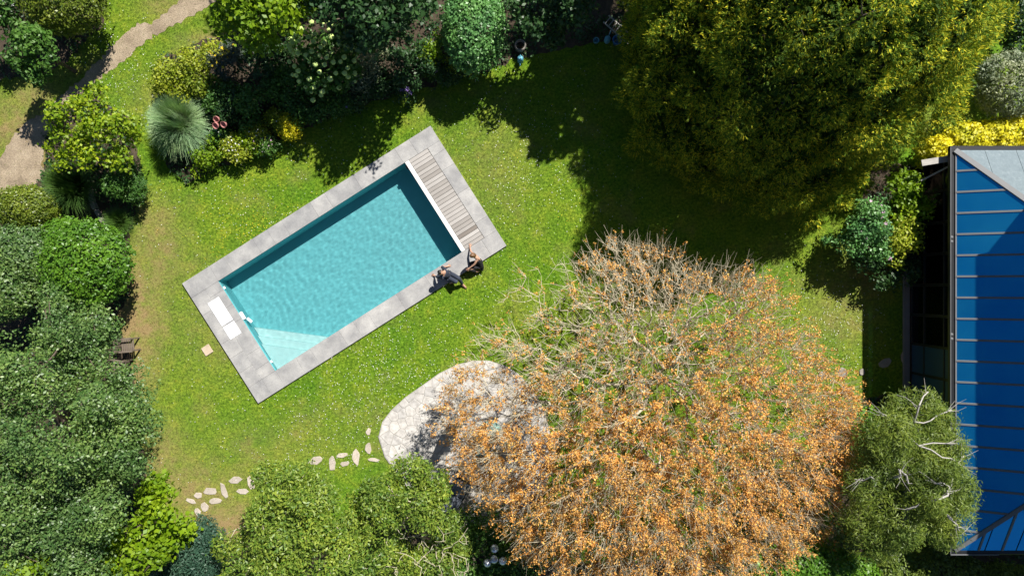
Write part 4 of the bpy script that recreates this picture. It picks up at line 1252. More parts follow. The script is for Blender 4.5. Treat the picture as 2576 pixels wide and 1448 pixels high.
clipped('corner_shrub', 'dark shrub in the top right corner beside the golden cypress', [(2565, 40, 1.4, 60), (2570, 120, 1.2, 50), (2560, -40, 1.6, 60)], 'dark', 0.11, 0.06, cover=2.6, inner=0.7, cr=0.09)

# ---------------------------------------------------------------- shrubs and perennials
plant('green_sapling', 'bright green young tree at the left edge below the large dome bush', 'tree',
      [(80, 100, 2.4, 45), (110, 140, 2.2, 48), (60, 130, 2.2, 40), (90, 180, 1.8, 30), (70, 85, 2.3, 32)], 'mid', 0.15, 0.08, cover=1.9, per=9, cr=0.10, tips=50)
r_, p_, _ = plant('white_rose', 'dark shrub with large white blooms in the top left corner', 'shrub', [(15, 20, 1.8, 45), (50, 0, 1.8, 35), (5, 60, 1.6, 35)], 'mid', 0.13, 0.07, cover=1.8, cr=0.10, tips=20)
flowers_on(r_, p_, 16, 0.10, M['petal_white'], zmin=0.6)
plant('golden_maple', 'open golden green small tree at the left beside the dirt path', 'tree',
      [(190, 290, 2.4, 62), (225, 260, 2.4, 45), (150, 350, 2.0, 48), (260, 320, 2.2, 48), (315, 310, 1.9, 38), (230, 380, 1.9, 50), (290, 395, 1.7, 36), (165, 400, 1.6, 35), (335, 345, 1.6, 25)],
      'acer', 0.12, 0.085, cover=1.35, per=8, cr=0.11, inner=0.35, tips=110, base=tuple(P(225, 400)[:2]), r_tip=0.010)
grass_clump('dark_sedge', 'tall dark green arching grass below the golden green tree', 182, 470, 80, 'reed', n=1300, height=1.0, width=0.022, zc=0.5)
plant('fern_shrub', 'feathery fresh green shrub right of the dark arching grass', 'shrub', [(315, 450, 0.9, 45), (335, 475, 0.7, 32), (300, 410, 0.9, 32), (345, 440, 0.6, 25)], 'mid', 0.14, 0.035, cover=2.2, per=12, cr=0.10, tips=20, along=1.0)
grass_clump('small_sedge', 'small fine green grass tuft at the edge of the lawn', 298, 558, 46, 'reed', n=900, height=0.5, width=0.014, zc=0.25)
grass_clump('pampas_grass', 'large round silvery green pampas grass left of the flower bed', 450, 308, 80, 'pampas', n=3200, height=1.15, width=0.026, tilt=(0.03, 1.40), droop=0.50, zc=0.65, ell=1.12)
plant('golden_shrub', 'loose golden yellow shrub above the pampas grass', 'shrub',
      [(440, 200, 1.0, 48), (480, 170, 1.1, 42), (510, 150, 1.1, 32), (420, 185, 0.8, 32), (500, 205, 0.9, 40), (545, 135, 1.0, 24), (460, 225, 0.8, 35)], 'gold', 0.10, 0.055, cover=1.9, per=8, cr=0.10, tips=30)
r_, p_, _ = plant('grey_lavender', 'dark grey blue mound with cream spikes right of the golden shrub', 'shrub', [(562, 150, 1.0, 42, 0.9, 48)], 'bluegrey', 0.12, 0.025, cover=2.4, per=12, cr=0.07, tips=16, along=1.2)
flowers_on(r_, p_, 26, 0.06, M['petal_yellow'], 'cream_spike', zmin=0.55)
for spec in [('leafy_shrub', 'dark leafy shrub between the golden shrub and the pampas grass', [(560, 240, 0.7, 45), (545, 265, 0.5, 30)], 'mid', .11, .06), ('leafy_shrub', 'low dark shrub right of the pampas grass by the pink ornaments', [(580, 270, 0.7, 45), (600, 240, 0.8, 38)], 'dark', .11, .06),
             ('leafy_shrub', 'dark shrub under the light green maple like tree', [(650, 180, 0.8, 48), (690, 150, 0.8, 40)], 'dark', .12, .07), ('leafy_shrub', 'mid green shrub in the middle of the flower bed', [(640, 260, 0.8, 48), (680, 230, 0.7, 35), (620, 300, .6, 30)], 'mid', .10, .06),
             ('leafy_shrub', 'green shrub left of the mop head hydrangea', [(720, 210, 0.8, 42), (735, 250, 0.7, 40)], 'mid', .11, .06), ('leafy_shrub', 'low green shrub below the mop head hydrangea at the lawn edge', [(780, 270, 0.5, 42), (830, 260, 0.5, 40), (750, 295, .5, 30)], 'mid', .10, .055),
             ('leafy_shrub', 'yellow green shrub spilling onto the lawn below the pampas grass', [(525, 392, 0.4, 32), (500, 415, 0.35, 24), (548, 375, .4, 26)], 'lime', .10, .06), ('leafy_shrub', 'dark shrub right of the variegated plant at the bed edge', [(1000, 170, 0.8, 45), (1040, 190, 0.6, 40), (1060, 150, .8, 40)], 'dark', .11, .06),
             ('leafy_shrub', 'yellow green shrub just below the clipped egg shaped bush', [(1165, 165, 0.7, 32), (1185, 150, .6, 25)], 'gold', .08, .045), ('leafy_shrub', 'sunlit yellow green shrub left of the clipped egg shaped bush', [(1095, 110, 1.0, 28), (1105, 70, 1.0, 28), (1085, 145, .8, 22)], 'lime', .10, .06),
             ('leafy_shrub', 'low dark shrub at the lawn edge below the variegated plant', [(890, 240, 0.4, 38), (940, 225, .4, 38), (980, 215, .4, 30)], 'dark', .09, .05), ('leafy_shrub', 'dark shrub under the clipped egg shaped bush left side', [(1110, 180, .5, 35), (1140, 170, .5, 30)], 'dark', .10, .05),
             ('leafy_shrub', 'fresh green shrub beside the conservatory corner', [(2270, 480, 1.4, 48), (2300, 520, 1.3, 42), (2255, 540, 1.3, 45)], 'lime', .12, .07), ('leafy_shrub', 'yellow green lobed shrub against the conservatory glass', [(2265, 600, 1.3, 42), (2240, 640, 1.1, 36), (2285, 560, 1.3, 35)], 'gold', .11, .07),
             ('leafy_shrub', 'low dark shrub at the shaded corner below the roses', [(2180, 660, 0.8, 40), (2215, 690, .7, 32), (2270, 680, .6, 40)], 'dark', .11, .06)]:
    nm, lab, bl, lm, a_, c_ = spec
    plant(nm, lab, 'shrub', bl, lm, a_, c_, cover=1.9, per=8, cr=0.10, tips=18)
r_, p_, _ = plant('climbing_rose', 'glossy rose bush with pale pink blooms left of the conservatory', 'shrub', [(2190, 560, 1.5, 52), (2140, 590, 1.2, 45), (2195, 620, 1.2, 40), (2100, 600, 1.0, 30)], 'topiary', 0.10, 0.06, cover=2.0, cr=0.10, tips=24)
flowers_on(r_, p_, 14, 0.09, M['petal_pink'], zmin=0.4)
# hydrangea with round pale heads
r_, p_, o_ = plant('hydrangea', 'big hydrangea with round pale green flower heads in the shade', 'shrub', [(815, 150, 1.3, 78, 0.9, 82), (860, 180, 1.1, 45), (790, 220, .9, 40), (770, 110, 1.2, 35)], 'mid', 0.15, 0.09, cover=1.8, per=7, cr=0.11, tips=30)
bm = bmesh.new(); bmesh.ops.create_icosphere(bm, subdivisions=2, radius=0.075)
for v in bm.verts:
    v.co *= 1 + random.uniform(-0.14, 0.14)
    v.co.z *= 0.7
hm = bpy.data.meshes.new('flower_head'); bm.to_mesh(hm); bm.free(); hm.materials.append(M['head_green'])
used = []
HC, HR = blob_arrays([(815, 150, 1.3, 78, 0.9, 82), (860, 180, 1.1, 45), (790, 220, .9, 40), (770, 110, 1.2, 35)])
for _ in range(900):
    k_ = rng.choice(4, p=[.6, .2, .1, .1]); d_ = norm(rng.normal(size=3)); d_[2] = abs(d_[2])
    if d_[2] < 0.3: continue
    q = HC[k_] + d_ * HR[k_] * 1.12
    if any(np.linalg.norm(q - u) < 0.20 for u in used) or len(used) >= 75: continue
    if any(np.linalg.norm((q - HC[j]) / HR[j]) < 1.0 for j in range(4)): continue
    used.append(q)
    o = link('flower_head', hm, None, r_); o.location = Vector(q) - r_.location
    s_ = random.uniform(0.6, 1.35); o.scale = (s_, s_, s_)
r_, p_, _ = plant('variegated_shrub', 'cream edged variegated shrub right of the hydrangea', 'shrub', [(925, 150, 0.8, 45), (915, 190, 0.6, 38), (950, 120, .8, 30)], 'variegated', 0.08, 0.045, cover=1.4, cr=0.10, tips=16)
def perennial(label, px, py, r, lm, fmat, nf, fr=0.04, name='flowering_perennial', z=0.38, cover=2.6):
    r_, p_, _ = plant(name, label, 'plant', [(px, py, z, r), (px + r * 0.6, py + r * 0.3, z * 0.8, r * 0.7)], lm, 0.09, 0.045, cover=cover, per=7, cr=0.08, tips=10, r_tip=0.006, crown='foliage')
    if nf: flowers_on(r_, p_, nf, fr, M[fmat], zmin=0.3, lift=0.08)
perennial('white flowering perennial nearest the pampas grass on the bed edge', 590, 385, 32, 'gold', 'petal_white', 34, 0.03)
perennial('white flowering perennial in the middle of the sunny bed edge', 655, 335, 30, 'gold', 'petal_white', 24, 0.03)
perennial('lilac flowering perennial at the sunny bed edge', 665, 362, 22, 'mid', 'petal_pink', 26, 0.03)
perennial('bright yellow flowering perennial at the right end of the sunny bed', 722, 312, 30, 'yellow', 'petal_yellow', 24, 0.035)
perennial('green perennial between the white and the yellow flowers', 690, 300, 28, 'gold', 'petal_white', 6, 0.03)
perennial('small green perennial beside the pink ornaments', 555, 345, 26, 'mid', 'petal_white', 18, 0.03)
perennial('pale leaved perennial between pampas grass and white flowers', 620, 355, 28, 'lime', 'petal_white', 8, 0.03)
perennial('violet geranium plant below the variegated shrub', 962, 205, 30, 'dark', 'petal_violet', 6, 0.075)
perennial('violet geranium plant reaching onto the shaded lawn', 1010, 236, 16, 'dark', 'petal_violet', 6, 0.085, z=0.25)
perennial('violet geranium plant below the sunlit shrub and egg shaped bush', 1060, 165, 28, 'dark', 'petal_violet', 5, 0.07)
perennial('pink flowering perennial left of the egg shaped bush foot', 1088, 172, 18, 'mid', 'petal_pink', 4, 0.07)
perennial('green perennial at the shaded lawn edge below the hydrangea', 850, 262, 30, 'mid', 'petal_violet', 5, 0.05)

# low ground cover between the shrubs
gx_ = rng.uniform(-18.6, 18.6, 60000); gy_ = rng.uniform(-10.6, 10.6, 60000)
gm = np.zeros(60000, dtype=bool)
for b_ in (BED1, BED2, BED3, BED4, BED5, BED6):
    gm |= inside(b_, gx_, gy_)
gm &= (np.sin(gx_ * 2.1 + 1.3 * np.sin(gy_ * 1.7)) + np.sin(gy_ * 2.6 + gx_) > -0.5)
gp = np.stack([gx_[gm], gy_[gm], rng.uniform(0.03, 0.22, gm.sum())], 1)
go = link('ground_cover', foliage_mesh('ground_cover', gp, np.tile([[0, 0, 1.0]], (len(gp), 1)), 3, 0.06, 0.11, 0.06, LM['dark']))
tag(go, 'low dark green leafy ground cover filling the beds between the shrubs', 'ground cover', kind='stuff')

# ---------------------------------------------------------------- garden objects
# three pink ornaments on stakes
M['terracotta'] = plain("pink_terracotta", (0.46, 0.19, 0.17), 0.7, var=0.1)
for px, py, lab in [(548, 297, 'upper pink terracotta bowl on a stake beside the pampas grass'), (546, 313, 'lower left pink terracotta bowl on a stake beside the pampas grass'), (566, 310, 'right hand pink terracotta bowl on a stake beside the pampas grass')]:
    q = P(px, py, 1.05)
    r_ = empty('bowl_ornament', (q[0], q[1], 0)); tag(r_, lab, 'ornament', 'pink bowl ornaments')
    o = link('bowl', lathe_mesh('bowl', [(0.02, 0.0), (0.07, 0.02), (0.105, 0.08), (0.115, 0.14), (0.105, 0.14), (0.09, 0.07), (0.0, 0.03)], 18, M['terracotta']), None, r_)
    o.location = (0, 0, 1.0); o.rotation_euler = (0.5, -0.3, 0)
    link('stake', lathe_mesh('stake', [(0.012, 0.0), (0.012, 1.01)], 8, M['black']), None, r_)
# stone edging left of the small sedge
edg = empty('stone_edging', tuple(P(248, 520))); tag(edg, 'low row of grey edging stones left of the small grass tuft', 'edging')
pl_ = [(228, 470), (232, 490), (238, 510), (246, 528), (256, 546), (266, 564), (277, 580)]
for (ax, ay), (bx_, by_) in zip(pl_, pl_[1:]):
    a = P(ax, ay); b_ = P(bx_, by_); m_ = (a + b_) / 2 - np.array(edg.location)
    box('edging_stone', edg, (m_[0], m_[1], -0.03), (np.linalg.norm(b_ - a) * 0.95, random.uniform(0.13, 0.18), random.uniform(0.20, 0.26)), M['edging'], rz=math.atan2(b_[1] - a[1], b_[0] - a[0]), bevel=0.025)
slabm = P(330, 425)
o = box('stone_trough', None, (slabm[0], slabm[1], 0), (0.55, 0.22, 0.3), M['edging'], rz=-0.4, bevel=0.02); tag(o, 'small grey stone block in the grass right of the golden green tree', 'stone')

# slatted wooden chairs under the big tree
def garden_chair(px, py, rz, lab):
    q = P(px, py, 0.4)
    r_ = empty('garden_chair', (q[0], q[1], 0), rz); tag(r_, lab, 'chair', 'wooden chairs under the big tree')
    for sx_ in (-1, 1):
        for sy_ in (-1, 1):
            box('leg', r_, (sx_ * 0.2, sy_ * 0.21, 0), (0.045, 0.045, 0.60 if sx_ > 0 else 0.40), M['oldwood'])
        box('armrest', r_, (0.0, sx_ * 0.23, 0.60), (0.50, 0.05, 0.025), M['oldwood'])
        box('back_post', r_, (-0.24, sx_ * 0.21, 0), (0.04, 0.04, 0.86), M['oldwood'])
    for i in range(7):
        box('seat_slat', r_, (-0.195 + i * 0.065, 0, 0.40), (0.048, 0.44, 0.02), M['oldwood'])
    for i in range(5):
        box('back_slat', r_, (-0.25, -0.16 + i * 0.08, 0.45), (0.02, 0.045, 0.40), M['oldwood'])
garden_chair(322, 867, math.radians(5), 'slatted dark wooden chair peeping out from under the big tree')
garden_chair(300, 921, math.radians(-8), 'second slatted wooden chair nearly hidden below the first')

# closed white parasol and a round table on the patio
q = P(1163, 1040)
pa = empty('closed_parasol', (q[0], q[1], 0)); tag(pa, 'closed white parasol standing on the patio under the orange tree', 'parasol')
M['canvas'] = plain("white_canvas", (0.80, 0.80, 0.80), 0.9, var=0.04)
link('base', lathe_mesh('base', [(0.24, 0.04), (0.24, 0.10), (0.05, 0.13), (0.035, 0.30), (0.0, 0.30)], 20, M['plinth']), None, pa)
link('pole', lathe_mesh('pole', [(0.022, 0.25), (0.022, 2.35), (0.0, 2.38)], 10, M['beam']), None, pa)
seg = 24; prof = [(0.10, 0.75), (0.19, 0.85), (0.21, 1.05), (0.19, 1.35), (0.15, 1.70), (0.10, 2.05), (0.045, 2.28), (0.02, 2.33)]
V, F = [], []
for k_, (r0_, z_) in enumerate(prof):
    for i in range(seg):
        a_ = 2 * math.pi * i / seg; rr = r0_ * (1 + (0.22 if i % 3 == 0 else -0.12))
        V.append((rr * math.cos(a_ + z_ * 0.3), rr * math.sin(a_ + z_ * 0.3), z_))
for k_ in range(len(prof) - 1):
    for i in range(seg):
        F.append((k_ * seg + i, k_ * seg + (i + 1) % seg, (k_ + 1) * seg + (i + 1) % seg, (k_ + 1) * seg + i))
link('folded_canopy', pymesh('folded_canopy', V, F, M['canvas'], True), None, pa)
M['verdigris'] = plain("verdigris_metal", (0.16, 0.27, 0.24), 0.6, 0.3, var=0.2)
q = P(1232, 1088, 0.72)
tb = empty('garden_table', (q[0], q[1], 0)); tag(tb, 'round verdigris green table on the patio beside the parasol', 'table')
link('table_top', lathe_mesh('table_top', [(0, 0.70), (0.42, 0.70), (0.43, 0.715), (0.42, 0.73), (0, 0.735)], 28, M['verdigris']), None, tb)
for i in range(3):
    bar('leg', (0.30 * math.cos(i * 2.09), 0.30 * math.sin(i * 2.09), 0.04), (0.10 * math.cos(i * 2.09), 0.10 * math.sin(i * 2.09), 0.70), 0.03, 0.03, M['verdigris'], tb, off=np.zeros(3))
def metal_chair(px, py, rz, lab):
    q = P(px, py, 0.45)
    r_ = empty('metal_chair', (q[0], q[1], 0.04), rz); tag(r_, lab, 'chair', 'metal chairs round the patio table')
    for sx_ in (-1, 1):
        for sy_ in (-1, 1):
            box('leg', r_, (sx_ * 0.17, sy_ * 0.17, 0), (0.025, 0.025, 0.43), M['verdigris'])
    link('seat', lathe_mesh('seat', [(0, 0.43), (0.21, 0.43), (0.215, 0.44), (0.20, 0.45), (0, 0.45)], 18, M['verdigris']), None, r_)
    for i in range(5):
        box('back_rod', r_, (-0.19, -0.14 + 0.07 * i, 0.45), (0.015, 0.015, 0.42), M['verdigris'])
    box('back_rail', r_, (-0.19, 0, 0.87), (0.025, 0.34, 0.03), M['verdigris'])
metal_chair(1282, 1120, 2.6, 'verdigris metal chair right of the round patio table')
metal_chair(1215, 1135, 1.4, 'verdigris metal chair below the round patio table')
# grey lounger at the patio edge
M['slate_cloth'] = plain("slate_fabric", (0.16, 0.18, 0.22), 0.8, var=0.1)
q = P(1140, 1262, 0.35)
lo = empty('sun_lounger', (q[0], q[1], 0), math.radians(62)); tag(lo, 'slate grey sun lounger at the lower edge of the patio', 'lounger')
for sx_ in (-0.75, 0.55):
    for sy_ in (-0.24, 0.24):
        box('leg', lo, (sx_, sy_, 0.03), (0.05, 0.05, 0.27), M['black'])
box('frame', lo, (0, 0, 0.29), (1.85, 0.58, 0.05), M['black'], bevel=0.01)
box('seat_pad', lo, (-0.33, 0, 0.341), (1.12, 0.52, 0.07), M['slate_cloth'], bevel=0.02)
box('backrest_pad', lo, (0.56, 0, 0.40), (0.64, 0.52, 0.07), M['slate_cloth'], bevel=0.02, rot=(0, -0.35, 0))

# four silver globes on stakes
m, nt, b = new_mat("silver_glass")
nt.links.new(ramp(nt, noise(nt, 14.0, 4.0), [(0.3, (0.42, 0.45, 0.52)), (0.7, (0.62, 0.65, 0.72))]), b.inputs["Base Color"])
b.inputs["Roughness"].default_value = 0.25; b.inputs["Metallic"].default_value = 0.55
M['silver'] = m
for px, py, lab in [(1244, 1379, 'topmost silver glass globe in the dark shrub'), (1243, 1406, 'middle silver glass globe in the dark shrub'), (1226, 1415, 'lowest left silver glass globe in the dark shrub'), (1265, 1410, 'right hand silver glass globe in the dark shrub')]:
    q = P(px, py, 1.75)
    r_ = empty('glass_globe', (q[0], q[1], 0)); tag(r_, lab, 'globe', 'silver globes on stakes')
    prof = [(0.135 * math.sin(t), 1.75 - 0.135 * math.cos(t)) for t in np.linspace(0.15, math.pi - 0.25, 12)] + [(0.028, 1.885), (0.028, 1.90), (0.0, 1.90)]
    link('globe', lathe_mesh('globe', prof, 24, M['silver']), None, r_)
    link('stake', lathe_mesh('stake', [(0.012, 0.0), (0.012, 1.64)], 8, M['black']), None, r_)

# things in the deep shade at the top: ladder, tubs, cans, ring
M['bluetub'] = plain("blue_plastic", (0.05, 0.22, 0.50), 0.4, var=0.1)
M['cyantub'] = plain("pale_blue_plastic", (0.12, 0.38, 0.50), 0.4, var=0.1)
a, b_ = P(1524, 48, 0.25), P(1590, 106, 0.12)
ld = empty('ladder', ((a + b_) / 2 * np.array([1, 1, 0])).tolist()); tag(ld, 'wooden ladder lying in the shade left of the golden cypress', 'ladder')
d_ = norm(b_ - a); s_ = norm(np.cross(d_, [0, 0, 1])) * 0.15; lo_ = np.array(ld.location)
for s2 in (s_, -s_):
    bar('rail', a + s2, b_ + s2, 0.04, 0.05, M['palebark'], ld, off=lo_)
for i in range(8):
    c_ = a + (b_ - a) * (i + 0.6) / 8.2
    bar('rung', c_ - s_ * 0.98, c_ + s_ * 0.98, 0.03, 0.03, M['palebark'], ld, off=lo_, up=0.01)
def tub(name, px, py, lab, mat, r, h, cat):
    q = P(px, py, h)
    r_ = empty(name, (q[0], q[1], 0)); tag(r_, lab, cat)
    link('body', lathe_mesh('body', [(r * 0.75, 0.0), (r, h), (r * 1.06, h), (r * 1.06, h + 0.02), (r * 0.93, h + 0.02), (r * 0.7, 0.05), (0, 0.05)], 20, M[mat]), None, r_)
    return r_
tub('plastic_tub', 1553, 100, 'bright blue plastic tub under the ladder', 'bluetub', 0.16, 0.30, 'tub')
def can(px, py, lab, rz):
    q = P(px, py, 0.25)
    r_ = empty('watering_can', (q[0], q[1], 0), rz); tag(r_, lab, 'watering can', 'pale blue watering cans')
    link('body', lathe_mesh('body', [(0.10, 0.0), (0.11, 0.02), (0.105, 0.24), (0.07, 0.27), (0.07, 0.275), (0, 0.26)], 18, M['cyantub']), None, r_)
    bar('spout', (0.09, 0, 0.06), (0.30, 0, 0.30), 0.035, 0.035, M['cyantub'], r_, off=np.zeros(3))
    bar('handle', (-0.10, 0, 0.08), (-0.17, 0, 0.18), 0.025, 0.02, M['cyantub'], r_, off=np.zeros(3)); bar('handle', (-0.17, 0, 0.18), (-0.05, 0, 0.30), 0.025, 0.02, M['cyantub'], r_, off=np.zeros(3))
can(1529, 97, 'pale blue watering can left of the blue tub', 1.2)
can(1309, 147, 'pale blue watering can alone below the clipped egg shaped bush', -1.6)
tub('small_bucket', 1500, 102, 'small pale blue bucket farthest left of the ladder', 'cyantub', 0.10, 0.18, 'bucket')
M['tyre'] = plain("dark_rubber", (0.03, 0.03, 0.035), 0.7, var=0.2)
q = P(1309, 113, 0.3); r_ = empty('ring_planter', (q[0], q[1], 0)); tag(r_, 'dark round planter tub above the lone watering can', 'planter')
link('ring', lathe_mesh('ring', [(0.13, 0.0), (0.19, 0.02), (0.21, 0.26), (0.20, 0.30), (0.15, 0.30), (0.14, 0.22), (0.13, 0.20)], 22, M['edging']), None, r_)
link('soil_fill', lathe_mesh('soil_fill', [(0.0, 0.21), (0.13, 0.205), (0.128, 0.19), (0, 0.19)][::-1], 22, M['soil']), None, r_)

# ---------------------------------------------------------------- the two people on the pool edge
def Zp(zx, zy, z):
    return P((1150 + zx / 7.62) * 0.90963, (650 + zy / 7.62) * 0.90963, Z_TOP + z)
M['skin'] = plain("skin", (0.46, 0.27, 0.185), 0.55, var=0.06)
M['navy'] = plain("navy_cloth", (0.030, 0.038, 0.060), 0.9, var=0.15, scale=15)
M['blackcloth'] = plain("black_cloth", (0.010, 0.010, 0.013), 0.85, var=0.2, scale=12)
M['blackhair'] = plain("black_hair", (0.012, 0.010, 0.010), 0.5, var=0.3, scale=40)
M['brownhair'] = plain("brown_hair", (0.16, 0.085, 0.040), 0.5, var=0.3, scale=40)
M['shoe'] = plain("tan_suede", (0.24, 0.14, 0.085), 0.85, var=0.1)
M['eye'] = plain("dark_eye", (0.01, 0.01, 0.01), 0.3)
M['lip'] = plain("lips", (0.40, 0.16, 0.13), 0.5)

def skinned(name, chains, mat, parent, off, sub=2):
    """chains: lists of (key or point, radius); equal keys are shared joints; first vertex is the root"""
    idx, V, R, E = {}, [], [], []
    for ch in chains:
        prev = None
        for key, pt, r in ch:
            if key is None or key not in idx:
                V.append(tuple(np.array(pt) - off)); R.append(r); i = len(V) - 1
                if key is not None: idx[key] = i
            else: i = idx[key]
            if prev is not None and prev != i: E.append((prev, i))
            prev = i
    me = bpy.data.meshes.new(name); me.from_pydata(V, E, [])
    o = bpy.data.objects.new(name, me); COL.objects.link(o)
    md = o.modifiers.new('skin', 'SKIN'); md.use_smooth_shade = True; md.branch_smoothing = 0.3
    for i, sv in enumerate(me.skin_vertices[0].data):
        sv.radius = (R[i], R[i]); sv.use_root = (i == 0)
    sb = o.modifiers.new('sub', 'SUBSURF'); sb.levels = sub; sb.render_levels = sub
    dg = bpy.context.evaluated_depsgraph_get(); dg.update()
    m2 = bpy.data.meshes.new_from_object(o.evaluated_get(dg))
    m2.name = name
    o.modifiers.clear(); o.data = m2
    bpy.data.meshes.remove(me)
    m2.materials.clear(); m2.materials.append(mat)
    m2.polygons.foreach_set('use_smooth', np.ones(len(m2.polygons), dtype=bool)); m2.update()
    o.parent = parent
    return o

def hand(tag_, wrist, palm, fdir, side, r=0.0085):
    """five finger chains from a palm joint"""
    fdir = norm(np.array(fdir, dtype=float)); side = norm(np.array(side, dtype=float))
    out = [[(tag_ + 'w', wrist, 0.024), (tag_ + 'p', palm, 0.030)]]
    for k_, (s_, ln_) in enumerate([(-0.030, 0.060), (-0.010, 0.072), (0.011, 0.068), (0.030, 0.052)]):
        b0 = palm + side * s_ + fdir * 0.030
        dn = np.array([0, 0, -0.010])
        out.append([(tag_ + 'p', palm, 0.030), (None, b0, r * 1.15), (None, b0 + fdir * ln_ * 0.55 + side * s_ * 0.25 + dn * 0.3, r), (None, b0 + fdir * ln_ + side * s_ * 0.4 + dn, r * 0.8)])
    t0 = palm - fdir * 0.012 + side * 0.034
    out.append([(tag_ + 'p', palm, 0.030), (None, t0, r * 1.2), (None, t0 + fdir * 0.03 + side * 0.026, r * 1.05), (None, t0 + fdir * 0.056 + side * 0.034, r * 0.85)])
    return out

def head_mesh(name, mat):
    """face towards +X, top +Z; cranium, jaw, nose, brow"""
    bm = bmesh.new(); bmesh.ops.create_uvsphere(bm, u_segments=28, v_segments=20, radius=1.0)
    for v in bm.verts:
        x_, y_, z_ = v.co
        X, Y, Z = x_ * 0.098, y_ * 0.076, z_ * 0.118
        if z_ < 0:
            k_ = -z_
            Y *= 1 - 0.32 * k_ * k_; X = X * (1 - 0.12 * k_) + (0.018 * k_ if x_ > 0 else 0.030 * k_)
        if x_ > 0.55:
            X -= 0.010 * (x_ - 0.55) / 0.45
            nz = math.exp(-((y_ / 0.16) ** 2)) * math.exp(-(((z_ + 0.10) / 0.17) ** 2))
            X += 0.026 * nz
            X += 0.006 * math.exp(-(((z_ - 0.18) / 0.10) ** 2))
            X -= 0.010 * math.exp(-(((z_ - 0.02) / 0.09) ** 2)) * math.exp(-(((abs(y_) - 0.38) / 0.16) ** 2))
            X += 0.006 * math.exp(-(((z_ + 0.80) / 0.12) ** 2))
        v.co = (X, Y, Z)
    me = bpy.data.meshes.new(name); bm.to_mesh(me); bm.free()
    me.polygons.foreach_set('use_smooth', np.ones(len(me.polygons), dtype=bool)); me.materials.append(mat)
    return me

def add_head(person, centre, face, up, hair_mat, long_hair, off):
    f_ = Vector(face).normalized(); u_ = Vector(up); u_ = (u_ - f_ * u_.dot(f_)).normalized(); s_ = u_.cross(f_)
    mt = Matrix((f_, s_, u_)).transposed().to_4x4(); mt.translation = Vector(centre - off)
    hd_ = link('head', head_mesh('head', M['skin']), None, person); hd_.matrix_local = mt
    for s2 in (-1, 1):
        bm = bmesh.new(); bmesh.ops.create_uvsphere(bm, u_segments=10, v_segments=8, radius=0.013)
        e_ = bpy.data.meshes.new('eye'); bm.to_mesh(e_); bm.free(); e_.materials.append(M['eye'])
        o = link('eye', e_, None, hd_); o.location = (0.080, s2 * 0.032, 0.006)
        bm = bmesh.new(); bmesh.ops.create_uvsphere(bm, u_segments=10, v_segments=8, radius=1.0)
        for v in bm.verts: v.co = (v.co.x * 0.018, v.co.y * 0.009, v.co.z * 0.032)
        e_ = bpy.data.meshes.new('ear'); bm.to_mesh(e_); bm.free(); e_.materials.append(M['skin'])
        o = link('ear', e_, None, hd_); o.location = (0.0, s2 * 0.077, -0.008); o.rotation_euler = (0, 0.2, s2 * 0.35)
    box('mouth', hd_, (0.088, 0, -0.066), (0.014, 0.042, 0.012), M['lip'], bevel=0.004)
    bm = bmesh.new(); bmesh.ops.create_uvsphere(bm, u_segments=28, v_segments=20, radius=1.0)
    for v in bm.verts:
        x_, y_, z_ = v.co
        w = 1.09 + 0.03 * math.sin(14 * y_ + 9 * x_) * math.cos(11 * z_)
        X, Y, Z = x_ * 0.100 * w - 0.008, y_ * 0.080 * w, z_ * 0.120 * w + 0.004
        if x_ > 0.15 and z_ < 0.42 + 0.1 * math.sin(9 * y_):
            X = min(X, 0.03) * 0.55; Y *= 0.86
        if z_ < -0.2:
            if long_hair: X -= 0.03 * (-z_); Z -= 0.09 * (-z_ - 0.2); Y *= 1.12
            else: X *= 0.7; Z *= 0.8; Y *= 0.9
        v.co = (X, Y, Z)
    hm_ = bpy.data.meshes.new('hair'); bm.to_mesh(hm_); bm.free()
    hm_.polygons.foreach_set('use_smooth', np.ones(len(hm_.polygons), dtype=bool)); hm_.materials.append(hair_mat)
    link('hair', hm_, None, hd_)
    return hd_

def shoe(person, heel, toe, off, mat, w=0.09):
    heel, toe = np.array(heel) - off, np.array(toe) - off
    d = toe - heel; l = np.linalg.norm(d) + 0.07; x_ = Vector(d).normalized()
    zq = Vector((0, 0, 1)); zq = (zq - x_ * zq.dot(x_)).normalized(); yq = zq.cross(x_)
    V, F = [], []
    prof = [(0.0, .62, .055), (0.12, .85, .085), (0.35, .80, .085), (0.6, 1.0, .060), (0.85, .92, .042), (1.0, .55, .026)]
    K = 10
    for t, ww, hh in prof:
        for i in range(K):
            a_ = 2 * math.pi * i / K
            V.append(Vector((t * l - 0.04, math.cos(a_) * w * 0.5 * ww, max(-0.0, 0.5 * hh + math.sin(a_) * hh * 0.55))))
    for k_ in range(len(prof) - 1):
        for i in range(K):
            F.append((k_ * K + i, k_ * K + (i + 1) % K, (k_ + 1) * K + (i + 1) % K, (k_ + 1) * K + i))
    F += [tuple(reversed(range(K))), tuple(range((len(prof) - 1) * K, len(prof) * K))]
    o = link('shoe', pymesh('shoe', [tuple(v) for v in V], F, mat, True), None, person)
    mt = Matrix((x_, yq, zq)).transposed().to_4x4(); mt.translation = Vector(heel); o.matrix_local = mt
    return o

